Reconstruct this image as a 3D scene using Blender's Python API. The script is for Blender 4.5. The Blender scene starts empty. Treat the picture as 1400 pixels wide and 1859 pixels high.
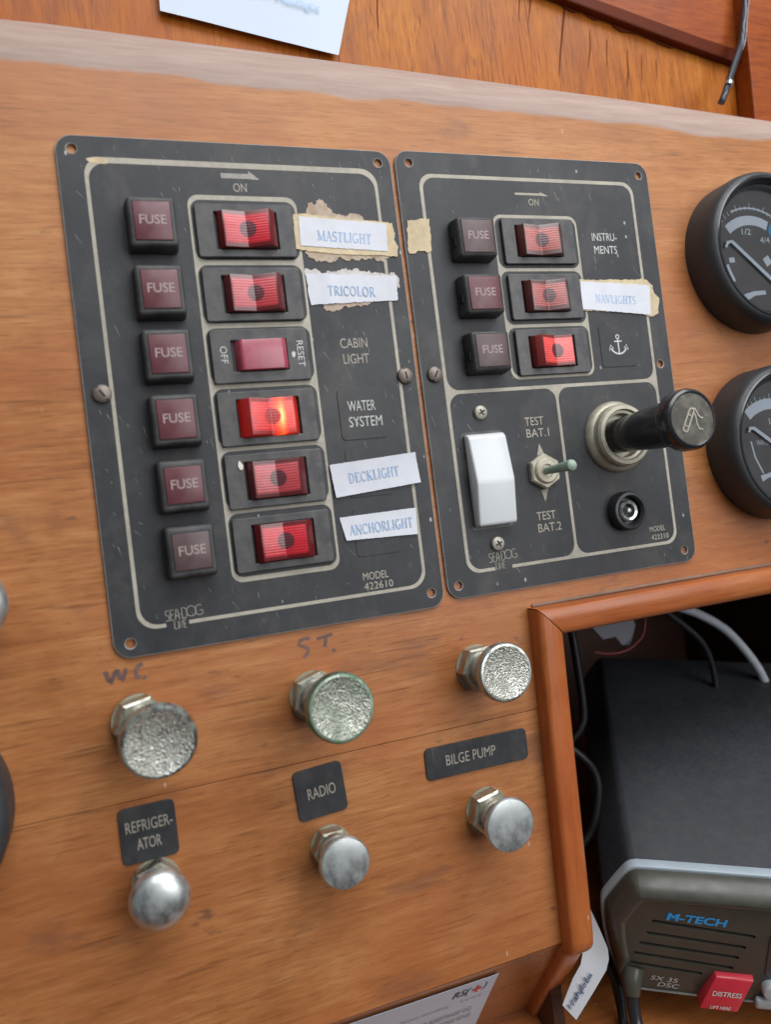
import bpy, bmesh, math, random
from mathutils import Matrix, Vector

random.seed(7)
scene = bpy.context.scene
COL = scene.collection

# ---------------------------------------------------------------- camera
# Units in this script: millimetres on the dashboard face. x right, y up the face, z out towards the viewer.
def V(x, y, z=0.0):
    return Vector((x / 1000.0, -z / 1000.0, y / 1000.0))

def D(a, b, c):
    return Vector((a, -c, b))

cam = bpy.data.cameras.new("camera")
cam_obj = bpy.data.objects.new("camera", cam)
COL.objects.link(cam_obj)
cam.sensor_fit = 'VERTICAL'
cam.sensor_height = 24.0
cam.sensor_width = 18.08
cam.lens = 1433.47 / 1859.0 * 24.0
cam.clip_start = 0.01
cam.clip_end = 50.0
RX, RY, RZ = D(.93094728, -.12260172, .34395636), D(.10937425, .99232573, .05767937), D(-.34838834, -.01607648, .93721242)
CP = V(-2.651, -154.085, 299.489)
cam_obj.matrix_world = Matrix(((RX.x, RY.x, RZ.x, CP.x), (RX.y, RY.y, RZ.y, CP.y), (RX.z, RY.z, RZ.z, CP.z), (0, 0, 0, 1)))
cam.dof.use_dof = True
cam.dof.focus_distance = 0.345
cam.dof.aperture_fstop = 4.8
scene.camera = cam_obj

# ---------------------------------------------------------------- light (inside a boat cabin, soft window light)
world = bpy.data.worlds.new("World")
scene.world = world
world.use_nodes = True
wn, wl = world.node_tree.nodes, world.node_tree.links
bg = wn['Background']
wtc = wn.new('ShaderNodeTexCoord'); wsp = wn.new('ShaderNodeSeparateXYZ'); wrp = wn.new('ShaderNodeValToRGB')
wl.new(wtc.outputs['Generated'], wsp.inputs[0])
wma = wn.new('ShaderNodeMath'); wma.operation = 'MULTIPLY_ADD'; wma.inputs[1].default_value = .5; wma.inputs[2].default_value = .5
wl.new(wsp.outputs[2], wma.inputs[0]); wl.new(wma.outputs[0], wrp.inputs['Fac'])
# dim cabin: brown below, pale deckhead above
for i, (pos, c) in enumerate([(0.0, (.045, .03, .022)), (.42, (.10, .075, .06)), (.62, (.34, .35, .37)), (1.0, (.52, .56, .62))]):
    el = wrp.color_ramp.elements[0] if i == 0 else (wrp.color_ramp.elements[1] if i == 3 else wrp.color_ramp.elements.new(pos))
    el.position = pos; el.color = (*c, 1)
wl.new(wrp.outputs[0], bg.inputs['Color'])
bg.inputs['Strength'].default_value = 0.44

def area(name, loc, target, sx, sy, watts, col):
    l = bpy.data.lights.new(name, 'AREA')
    l.shape = 'RECTANGLE'; l.size = sx; l.size_y = sy
    l.energy = watts; l.color = col
    o = bpy.data.objects.new(name, l)
    COL.objects.link(o)
    o.location = loc
    o.rotation_euler = (target - loc).to_track_quat('-Z', 'Y').to_euler()
    return o

area("cabin_window_light", V(330, 640, 560), V(120, -120, 0), 1.0, 0.5, 10.2, (0.97, 0.98, 1.0))
area("companionway_light", V(620, 60, 1050), V(120, -120, 0), 0.8, 0.8, 8.4, (0.98, 0.98, 1.0))

scene.view_settings.view_transform = 'Standard'
scene.view_settings.look = 'None'
scene.view_settings.gamma = 1.0
scene.view_settings.exposure = 0.0
scene.view_settings.use_curve_mapping = False

# ---------------------------------------------------------------- materials
def new_mat(name):
    m = bpy.data.materials.new(name)
    m.use_nodes = True
    nt = m.node_tree
    return m, nt, nt.nodes['Principled BSDF']

class G:
    """small helper round a node tree"""
    def __init__(s, nt):
        s.nt = nt; s.n = nt.nodes; s.l = nt.links
        s.tc = s.n.new('ShaderNodeTexCoord')
    def co(s, scale=(1, 1, 1), rot=(0, 0, 0), src='Object', loc=(0, 0, 0)):
        mp = s.n.new('ShaderNodeMapping')
        mp.inputs['Scale'].default_value = scale
        mp.inputs['Rotation'].default_value = rot
        mp.inputs['Location'].default_value = loc
        s.l.new(s.tc.outputs[src], mp.inputs['Vector'])
        return mp.outputs['Vector']
    def noise(s, vec, scale=1.0, detail=4.0, rough=0.55, dist=0.0):
        t = s.n.new('ShaderNodeTexNoise')
        t.inputs['Scale'].default_value = scale
        t.inputs['Detail'].default_value = detail
        t.inputs['Roughness'].default_value = rough
        t.inputs['Distortion'].default_value = dist
        s.l.new(vec, t.inputs['Vector'])
        return t.outputs['Fac']
    def voro(s, vec, scale=1.0, feat='F1'):
        t = s.n.new('ShaderNodeTexVoronoi')
        t.feature = feat
        t.inputs['Scale'].default_value = scale
        s.l.new(vec, t.inputs['Vector'])
        return t.outputs['Distance']
    def ramp(s, fac, stops):
        r = s.n.new('ShaderNodeValToRGB')
        e = r.color_ramp.elements
        while len(e) > 1: e.remove(e[-1])
        for i, (p, c) in enumerate(stops):
            if i == 0: el = e[0]; el.position = p
            else: el = e.new(p)
            el.color = (c, c, c, 1) if isinstance(c, (int, float)) else (*c, 1)
        s.l.new(fac, r.inputs['Fac'])
        return r.outputs['Color']
    def mix(s, fac, a, b, mode='MIX'):
        m = s.n.new('ShaderNodeMix'); m.data_type = 'RGBA'; m.blend_type = mode
        for sock, v in ((m.inputs[0], fac), (m.inputs[6], a), (m.inputs[7], b)):
            if isinstance(v, (int, float)): sock.default_value = v
            elif isinstance(v, tuple): sock.default_value = (*v, 1)
            else: s.l.new(v, sock)
        return m.outputs[2]
    def math(s, op, a, b=0.0, c=None):
        m = s.n.new('ShaderNodeMath'); m.operation = op
        for i, v in enumerate((a, b, c)):
            if v is None: continue
            if isinstance(v, (int, float)): m.inputs[i].default_value = v
            else: s.l.new(v, m.inputs[i])
        return m.outputs[0]
    def sep(s, src='Object'):
        x = s.n.new('ShaderNodeSeparateXYZ'); s.l.new(s.tc.outputs[src], x.inputs[0])
        return x.outputs[0], x.outputs[1], x.outputs[2]
    def bump(s, h, strength=0.2, dist=0.0005):
        b = s.n.new('ShaderNodeBump')
        b.inputs['Strength'].default_value = strength
        b.inputs['Distance'].default_value = dist
        s.l.new(h, b.inputs['Height'])
        return b.outputs['Normal']
    def set(s, bsdf, name, v):
        if isinstance(v, (int, float)): bsdf.inputs[name].default_value = v
        elif isinstance(v, tuple): bsdf.inputs[name].default_value = (*v, 1)
        else: s.l.new(v, bsdf.inputs[name])

MATS = {}

def plain(name, col, rough=0.5, metal=0.0, spec=0.5, vary=0.12, nscale=300, dust=0.0, dustcol=(.32, .30, .26), bump=0.0, coat=0.0):
    """plastic, paint, paper and the like: uneven tone, uneven gloss, optional dust"""
    m, nt, b = new_mat(name); g = G(nt)
    v = g.co()
    n = g.noise(v, nscale, 5, .6)
    n2 = g.noise(v, nscale * .12, 3, .5)
    k = g.math('ADD', g.math('MULTIPLY', n, .5), g.math('MULTIPLY', n2, .5))
    lo = tuple(c * (1 - vary) for c in col); hi = tuple(min(1, c * (1 + vary)) for c in col)
    c = g.ramp(k, [(.3, lo), (.7, hi)])
    if dust:
        dn = g.noise(g.co((1, 1, 1), loc=(.3, .1, .2)), nscale * .4, 6, .7)
        c = g.mix(g.math('MULTIPLY', g.ramp(dn, [(.42, 0.0), (.75, 1.0)]), dust), c, dustcol)
    g.set(b, 'Base Color', c)
    g.set(b, 'Roughness', g.ramp(n, [(.25, max(.02, rough - .1)), (.75, min(1, rough + .12))]))
    b.inputs['Metallic'].default_value = metal
    b.inputs['Specular IOR Level'].default_value = spec
    if coat:
        b.inputs['Coat Weight'].default_value = coat
        b.inputs['Coat Roughness'].default_value = .1
    if bump: g.set(b, 'Normal', g.bump(n, bump, .0004))
    MATS[name] = m
    return m

def wood(name, dark, mid, light, axis='X', rough=.32, bleach=False, spec=.5, nicks=.6, coat=.35, seed=0.0, slant=0.0, streak=.5, stains=.5):
    """varnished veneer: long fibres, pores, slow drift of tone, a few stains"""
    m, nt, b = new_mat(name); g = G(nt)
    def sc(along, across):
        return (along, across, across) if axis == 'X' else (across, across, along)
    loc = (seed, seed * .7, seed * 1.3)
    rot = (0, slant, 0)
    fib = g.noise(g.co(sc(34, 420), rot, loc=loc), 1, 6, .65, .35)
    fine = g.noise(g.co(sc(70, 1300), rot, loc=loc), 1, 4, .6, .2)
    band = g.noise(g.co(sc(8, 80), rot, loc=loc), 1, 5, .65, 1.6)
    slow = g.noise(g.co(sc(16, 24), rot, loc=loc), 1, 7, .66, .5)
    pore = g.noise(g.co(sc(110, 2100), rot, loc=(seed + 2, 5, 1)), 1, 2, .5)
    k = g.math('ADD', g.math('ADD', g.math('MULTIPLY', fib, .26), g.math('MULTIPLY', fine, .24)), g.math('ADD', g.math('MULTIPLY', band, .18), g.math('MULTIPLY', slow, .32)))
    c = g.ramp(k, [(.38, dark), (.5, mid), (.62, light)])
    c = g.mix(g.math('MULTIPLY', g.ramp(pore, [(.60, 0.0), (.70, 1.0)]), streak), c, tuple(x * .42 for x in dark))
    # hairline grain checks, grouped
    chk = g.noise(g.co(sc(30, 700), rot, loc=(seed + 1, 6, 4)), 1, 2, .5)
    cg = g.noise(g.co(sc(14, 30), rot, loc=(seed + 4, 2, 6)), 1, 3, .5)
    c = g.mix(g.math('MULTIPLY', g.math('MULTIPLY', g.ramp(chk, [(.59, 0.0), (.68, 1.0)]), g.ramp(cg, [(.44, 0.0), (.58, 1.0)])), streak * 1.15), c, tuple(x * .35 for x in dark))
    # pale nicks in the varnish
    nk = g.voro(g.co((1, 1, .45), (0, .2, 0), loc=(seed, 2, 3)), 95)
    nm = g.noise(g.co(loc=(seed + 6, 1, 1)), 40, 2, .5)
    c = g.mix(g.math('MULTIPLY', g.math('MULTIPLY', g.ramp(nk, [(.035, 1.0), (.06, 0.0)]), g.ramp(nm, [(.52, 0.0), (.56, 1.0)])), nicks), c, (.62, .50, .40))
    red = g.noise(g.co(sc(6, 11), rot, loc=(seed + 5.4, 3, 8)), 1, 5, .6, .6)
    c = g.mix(g.math('MULTIPLY', g.ramp(red, [(.44, 0.0), (.60, 1.0)]), .8), c, g.mix(.6, c, (mid[0] * .9, mid[1] * .66, mid[2] * .62)))
    if stains:
        st = g.noise(g.co(sc(22, 55), rot, loc=(seed + 3, 1, 2)), 1, 5, .6, .5)
        c = g.mix(g.math('MULTIPLY', g.ramp(st, [(.60, 0.0), (.74, 1.0)]), stains), c, (.12, .055, .04))
        sp = g.noise(g.co(sc(70, 160), rot, loc=(seed + 9, 4, 2)), 1, 3, .5)
        c = g.mix(g.math('MULTIPLY', g.ramp(sp, [(.70, 0.0), (.76, 1.0)]), stains * 1.1), c, (.07, .04, .035))
    r = g.ramp(slow, [(.3, rough - .06), (.7, rough + .14)])
    if bleach:
        x, y, z = g.sep()
        edge = g.math('ADD', g.math('MULTIPLY', x, .028), z)
        wob = g.noise(g.co((28, 28, 28)), 1, 3, .5)
        edge = g.math('ADD', edge, g.math('MULTIPLY', g.math('SUBTRACT', wob, .5), .007))
        t = g.ramp(g.math('MULTIPLY', g.math('SUBTRACT', edge, .0262), 700), [(0.0, 0.0), (1.0, 1.0)])
        grey = g.ramp(fib, [(.35, (.30, .225, .20)), (.65, (.385, .30, .27))])
        c = g.mix(t, c, grey)
        # paler towards the top: light on the upper board painted into the colour
        up = g.ramp(g.math('MULTIPLY', g.math('ADD', edge, .12), 7), [(0.0, 0.0), (1.0, 1.0)])
        c = g.mix(g.math('MULTIPLY', up, .14), c, (.50, .27, .12))
        r = g.mix(t, r, (.62, .62, .62))
        coat = g.math('MULTIPLY', g.math('SUBTRACT', 1.0, t), coat)
    g.set(b, 'Base Color', c)
    g.set(b, 'Roughness', r)
    b.inputs['Specular IOR Level'].default_value = spec
    g.set(b, 'Coat Weight', coat)
    b.inputs['Coat Roughness'].default_value = .22
    g.set(b, 'Normal', g.bump(g.math('ADD', fib, g.math('MULTIPLY', pore, -.5)), .12, .0004))
    MATS[name] = m
    return m

wood('dash_wood', (.25, .089, .026), (.395, .154, .048), (.515, .240, .088), 'X', .42, bleach=True, coat=.10, stains=.55, spec=.34, streak=.5)
wood('lower_wood', (.19, .065, .02), (.32, .115, .032), (.42, .17, .05), 'X', .28, coat=.5, seed=4.2)
wood('wall_wood', (.19, .046, .004), (.36, .106, .008), (.48, .170, .018), 'Z', .4, coat=.04, spec=.2, nicks=0.0, seed=1.7, slant=.12, streak=.75, stains=.25)
wood('mahogany', (.15, .026, .004), (.26, .055, .008), (.34, .088, .012), 'X', .4, coat=.04, spec=.2, nicks=0.0, seed=7.1, slant=-.2, stains=.3)
wood('trim_wood', (.28, .078, .018), (.42, .132, .034), (.50, .18, .055), 'X', .34, coat=.3, spec=.4, seed=2.9, stains=.12, streak=.3)
wood('trim_wood_upright', (.26, .066, .014), (.40, .112, .026), (.48, .155, .042), 'Z', .34, coat=.3, spec=.4, seed=5.3, stains=.12, streak=.3)
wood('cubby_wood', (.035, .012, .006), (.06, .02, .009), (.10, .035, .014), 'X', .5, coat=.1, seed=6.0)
wood('shelf_wood', (.20, .06, .016), (.33, .115, .03), (.42, .17, .05), 'X', .28, coat=.5, seed=8.8)

def panel_mat():
    m, nt, b = new_mat('panel_black'); g = G(nt)
    v = g.co()
    n = g.noise(v, 90, 6, .65)
    n2 = g.noise(g.co(loc=(2, 1, 4)), 22, 4, .6)
    c = g.ramp(g.math('ADD', g.math('MULTIPLY', n, .5), g.math('MULTIPLY', n2, .5)), [(.34, (.018, .0195, .0225)), (.5, (.029, .0305, .034)), (.66, (.054, .055, .055))])
    gr = g.noise(g.co((1, 1, .6), loc=(1, 8, 3)), 48, 6, .7, .4)
    c = g.mix(g.math('MULTIPLY', g.ramp(gr, [(.5, 0.0), (.74, 1.0)]), .45), c, (.105, .098, .085))
    # hairline scratches running down the plate and pin-head chips
    s1 = g.noise(g.co((900, 900, 60), (0, .22, 0)), 1, 2, .5)
    s1b = g.noise(g.co((70, 70, 70), loc=(5, 2, 1)), 1, 2, .5)
    sf = g.math('MULTIPLY', g.ramp(s1, [(.71, 0.0), (.76, 1.0)]), g.ramp(s1b, [(.5, 0.0), (.62, 1.0)]))
    c = g.mix(g.math('MULTIPLY', sf, .5), c, (.30, .30, .29))
    d = g.voro(g.co((1, 1, .55)), 150)
    dk = g.noise(g.co(loc=(7, 7, 7)), 60, 2, .5)
    df = g.math('MULTIPLY', g.ramp(d, [(.05, 1.0), (.09, 0.0)]), g.ramp(dk, [(.53, 0.0), (.58, 1.0)]))
    c = g.mix(g.math('MULTIPLY', df, .8), c, (.50, .50, .48))
    g.set(b, 'Base Color', c)
    g.set(b, 'Roughness', g.ramp(n, [(.3, .42), (.7, .62)]))
    b.inputs['Specular IOR Level'].default_value = .38
    g.set(b, 'Normal', g.bump(g.noise(v, 2200, 2, .5), .06, .0002))
    MATS['panel_black'] = m
panel_mat()

plain('plate_edge', (.28, .28, .27), .6, vary=.4, nscale=400)
plain('print_beige', (.38, .35, .285), .65, vary=.3, nscale=350)
plain('print_white', (.52, .53, .50), .6, vary=.2, nscale=500)
plain('print_dim', (.30, .28, .25), .6, vary=.35, nscale=800)
plain('print_fuse', (.33, .25, .24), .6, vary=.25, nscale=700)
plain('switch_black', (.027, .028, .031), .42, vary=.25, nscale=200, dust=.5, dustcol=(.17, .16, .14))
plain('slot_black', (.008, .008, .009), .6)
plain('fuse_black', (.032, .033, .035), .52, vary=.25, nscale=250, dust=.5, dustcol=(.15, .145, .13), bump=.1)
plain('fuse_red', (.105, .022, .030), .38, vary=.18, nscale=200, dust=.25, dustcol=(.2, .14, .13))
plain('fuse_brown', (.082, .045, .047), .42, vary=.18, nscale=200, dust=.3, dustcol=(.16, .14, .12))
plain('paper', (.64, .655, .70), .8, vary=.10, nscale=160, spec=.25)
plain('paper_blue', (.54, .61, .70), .7, vary=.04, nscale=120, spec=.3)
plain('ink_blue', (.30, .42, .60), .7, vary=.35, nscale=500)
plain('ink_pale', (.36, .52, .72), .7, vary=.3, nscale=500)
plain('ink_grey', (.28, .30, .36), .7, vary=.3, nscale=700)
plain('ink_navy', (.05, .08, .16), .6, vary=.3, nscale=500)
plain('ink_red', (.55, .06, .05), .6, vary=.3, nscale=500)
plain('pen', (.135, .075, .062), .6, vary=.5, nscale=300)
plain('tape_beige', (.56, .46, .29), .7, vary=.3, nscale=300, dust=.4, dustcol=(.42, .30, .17))
plain('glue_brown', (.40, .30, .215), .8, vary=.45, nscale=500, dust=.7, dustcol=(.56, .50, .43), bump=.5)
plain('glue_pale', (.58, .55, .52), .8, vary=.3, nscale=500, dust=.5, dustcol=(.34, .28, .22), bump=.5)
plain('white_plastic', (.62, .65, .66), .28, vary=.03, nscale=40, spec=.5, coat=.3)
plain('grime', (.30, .27, .19), .8, vary=.3)
plain('screw_brown', (.20, .165, .14), .5, metal=.6, vary=.3, nscale=500)
plain('screw_grey', (.42, .40, .33), .5, metal=.5, vary=.35, nscale=500, dust=.4)
plain('old_brass', (.46, .43, .34), .5, metal=.45, vary=.25, nscale=600, dust=.4, dustcol=(.3, .28, .2), bump=.1)
plain('verdigris', (.30, .40, .31), .6, metal=.15, vary=.25, nscale=700, bump=.3)
plain('lighter_black', (.016, .017, .02), .28, vary=.2, nscale=100, coat=.3)
plain('lighter_face', (.07, .066, .055), .7, vary=.3, nscale=500, dust=.8, dustcol=(.24, .22, .17))
plain('socket_black', (.022, .023, .026), .4, vary=.2)
plain('gauge_black', (.026, .030, .034), .48, vary=.22, nscale=80, dust=.25, dustcol=(.1, .095, .09), bump=.05)
plain('gauge_dial', (.11, .098, .095), .6, vary=.12, nscale=60)  # dial greyed: haze reflected in the glass is put into its colour
plain('gauge_white', (.70, .76, .82), .5, vary=.05)
plain('gauge_blue', (.08, .33, .62), .5, vary=.05)
plain('radio_top', (.027, .031, .037), .58, vary=.12, nscale=420, dust=.14, dustcol=(.14, .125, .11), bump=.06)
plain('radio_front', (.055, .054, .043), .34, vary=.12, nscale=120, dust=.2, dustcol=(.16, .15, .12))
plain('radio_band', (.36, .43, .48), .4, vary=.12, nscale=90, dust=.25, dustcol=(.35, .31, .27))
plain('radio_dark', (.01, .012, .014), .3)
plain('radio_blue', (.03, .36, .80), .45, vary=.05)
plain('radio_screen', (.02, .035, .045), .15, coat=.5)
plain('red_plastic', (.56, .03, .05), .32, vary=.1, nscale=80, coat=.3)
plain('grey_button', (.42, .47, .48), .45, vary=.1)
plain('cable_black', (.014, .015, .018), .35, vary=.2, coat=.3)
plain('cable_white', (.42, .45, .49), .5, vary=.12)
plain('cable_grey', (.007, .007, .008), .42, vary=.2, spec=.3)
plain('wire_blue', (.012, .016, .024), .38, vary=.2, coat=.1)
plain('wire_red', (.16, .01, .008), .4)
plain('tag_white', (.42, .43, .45), .45, vary=.08, nscale=90, coat=.2)
plain('tag_grey', (.17, .17, .20), .5, vary=.1)
plain('seam_dust', (.24, .16, .115), .85, vary=.25, nscale=700, bump=.4)
plain('varnish_dark', (.085, .015, .004), .4, vary=.3, nscale=60, spec=.08)
plain('chip_pale', (.75, .70, .60), .8)

def chrome(name, base, green, pebble=0.0, wear=.5, rough=.14):
    """old chrome with green corrosion; pebble = cast texture of the face"""
    m, nt, b = new_mat(name); g = G(nt)
    v = g.co()
    n = g.noise(v, 160, 6, .65, .3)
    n2 = g.noise(g.co((1, 1, .35), loc=(3, 1, 2)), 420, 5, .6)
    f = g.math('MULTIPLY', g.ramp(g.math('ADD', g.math('MULTIPLY', n, .6), g.math('MULTIPLY', n2, .4)), [(.44, 0.0), (.62, 1.0)]), wear)
    g.set(b, 'Base Color', g.mix(f, base, green))
    g.set(b, 'Metallic', g.math('SUBTRACT', 1.0, g.math('MULTIPLY', f, .85)))
    g.set(b, 'Roughness', g.mix(f, (rough, rough, rough), (.6, .6, .6)))
    if pebble:
        d = g.voro(v, 1900, 'SMOOTH_F1')
        d2 = g.noise(v, 1500, 3, .5)
        g.set(b, 'Normal', g.bump(g.math('ADD', d, g.math('MULTIPLY', d2, .7)), pebble, .0006))
    else:
        g.set(b, 'Normal', g.bump(n2, .05, .0002))
    MATS[name] = m

chrome('chrome_pebble', (.64, .64, .58), (.20, .23, .15), .85, .6, .24)
chrome('chrome_pebble_green', (.52, .54, .46), (.14, .19, .12), .85, .7, .26)
chrome('chrome_rim', (.50, .52, .50), (.16, .22, .16), 0, .8, .2)
chrome('chrome_rim_green', (.30, .37, .29), (.09, .19, .11), 0, 1.0, .32)
chrome('chrome_smooth', (.58, .61, .60), (.45, .50, .46), 0, .35, .38)
chrome('chrome_nut', (.50, .50, .44), (.25, .25, .16), 0, .8, .26)

def rocker_mat(name, col, dot=True, lit=False, ribs=True, hw=.0083, hh=.0055):
    """ribbed translucent red cap: plain darker rim, dark round lamp lens in the middle"""
    m, nt, b = new_mat(name); g = G(nt)
    x, y, z = g.sep()
    n = g.noise(g.co(), 250, 4, .6)
    c = g.ramp(n, [(.3, tuple(k * .85 for k in col)), (.7, tuple(min(1, k * 1.12) for k in col))])
    inx = g.ramp(g.math('MULTIPLY', g.math('ABSOLUTE', x), 100), [(hw * 100 - .03, 1.0), (hw * 100 + .02, 0.0)])
    inz = g.ramp(g.math('MULTIPLY', g.math('ABSOLUTE', z), 100), [(hh * 100 - .03, 1.0), (hh * 100 + .02, 0.0)])
    inside = g.math('MULTIPLY', inx, inz)
    if dot: c = g.mix(inside, tuple(k * .22 for k in col), c)
    oi = g.n.new('ShaderNodeObjectInfo')
    hv = g.n.new('ShaderNodeHueSaturation'); g.l.new(c, hv.inputs['Color'])
    g.l.new(g.math('ADD', .86, g.math('MULTIPLY', oi.outputs['Random'], .30)), hv.inputs['Value'])
    g.l.new(g.math('ADD', .88, g.math('MULTIPLY', oi.outputs['Random'], .14)), hv.inputs['Saturation'])
    c = hv.outputs[0]
    dn = g.noise(g.co(loc=(.4, .2, .1)), 330, 5, .7)
    c = g.mix(g.math('MULTIPLY', g.ramp(dn, [(.52, 0.0), (.75, 1.0)]), .16), c, (.26, .13, .12))
    if dot:
        xx = g.math('SUBTRACT', x, .0004)
        rr = g.math('SQRT', g.math('ADD', g.math('MULTIPLY', xx, xx), g.math('MULTIPLY', z, z)))
        t = g.ramp(g.math('MULTIPLY', rr, 100), [(.30, 1.0), (.335, 0.0)])
        c = g.mix(g.math('MULTIPLY', t, .93), c, (.07, .022, .028) if not lit else (.22, .012, .01))
        if lit:
            gx = g.ramp(g.math('MULTIPLY', x, 100), [(-.02, 0.0), (.06, .30), (.42, 1.0), (.62, .22), (.9, .10)])
            gz = g.ramp(g.math('MULTIPLY', g.math('ABSOLUTE', z), 100), [(.1, 1.0), (.62, .45)])
            w = g.n.new('ShaderNodeTexWave'); w.wave_type = 'BANDS'; w.bands_direction = 'Z'
            w.inputs['Scale'].default_value = 420; w.inputs['Distortion'].default_value = .6
            g.l.new(g.tc.outputs['Object'], w.inputs['Vector'])
            k = g.math('MULTIPLY', g.math('MULTIPLY', gx, gz), g.math('ADD', .75, g.math('MULTIPLY', w.outputs['Fac'], .5)))
            k = g.math('MULTIPLY', k, g.math('SUBTRACT', 1.0, g.math('MULTIPLY', t, .96)))
            b.inputs['Emission Strength'].default_value = 1.5
            ec = g.ramp(k, [(0.0, (.10, .002, .001)), (.3, (.75, .03, .006)), (.7, (1.0, .22, .03)), (1.0, (1.3, .75, .25))])
            g.set(b, 'Emission Color', ec)
    g.set(b, 'Base Color', c)
    b.inputs['Roughness'].default_value = .3
    b.inputs['Coat Weight'].default_value = .5
    b.inputs['Coat Roughness'].default_value = .24
    if ribs:
        w = g.n.new('ShaderNodeTexWave'); w.wave_type = 'BANDS'; w.bands_direction = 'Z'
        w.inputs['Scale'].default_value = 300
        g.l.new(g.tc.outputs['Object'], w.inputs['Vector'])
        g.set(b, 'Normal', g.bump(g.math('MULTIPLY', w.outputs['Fac'], inside), .3, .0003))
    MATS[name] = m

rocker_mat('rocker_red', (.52, .014, .026))
rocker_mat('rocker_faded', (.42, .052, .034), hw=.0080, hh=.0050)
rocker_mat('rocker_bright', (.85, .035, .022))  # light showing through the cap, put into a brighter base red
rocker_mat('rocker_lit', (.55, .02, .02), lit=True)
rocker_mat('breaker_red', (.31, .055, .08), dot=False, ribs=False)

def glass_mat():
    """thin flat pane: mostly clear, mirrors the room at its surface"""
    m, nt, b = new_mat('gauge_glass'); g = G(nt)
    nt.nodes.remove(b)
    tr = g.n.new('ShaderNodeBsdfTransparent'); tr.inputs['Color'].default_value = (.93, .96, .98, 1)
    gl = g.n.new('ShaderNodeBsdfGlossy')
    g.l.new(g.ramp(g.noise(g.co(), 120, 5, .6), [(.3, .04), (.75, .2)]), gl.inputs['Roughness'])
    fr = g.n.new('ShaderNodeFresnel'); fr.inputs['IOR'].default_value = 1.8
    mx = g.n.new('ShaderNodeMixShader')
    g.l.new(fr.outputs[0], mx.inputs[0]); g.l.new(tr.outputs[0], mx.inputs[1]); g.l.new(gl.outputs[0], mx.inputs[2])
    g.l.new(mx.outputs[0], g.n['Material Output'].inputs['Surface'])
    MATS['gauge_glass'] = m
glass_mat()

# ---------------------------------------------------------------- geometry helpers (local millimetres, z out of the face)
def link(name, me, mat, parent=None, loc=None):
    o = bpy.data.objects.new(name, me)
    COL.objects.link(o)
    if mat is not None:
        me.materials.clear()
        for k in (mat if isinstance(mat, (list, tuple)) else [mat]):
            me.materials.append(MATS[k])
    if parent is not None: o.parent = parent
    if loc is not None: o.location = V(*loc)
    return o

def thing(name, label, cat, loc=(0, 0, 0), group=None, kind=None):
    o = bpy.data.objects.new(name, None)
    o.empty_display_size = .005
    COL.objects.link(o)
    o.location = V(*loc)
    return tag(o, label, cat, group, kind)

def tag(o, label=None, cat=None, group=None, kind=None):
    if label: o['label'] = label
    if cat: o['category'] = cat
    if group: o['group'] = group
    if kind: o['kind'] = kind
    return o

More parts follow.
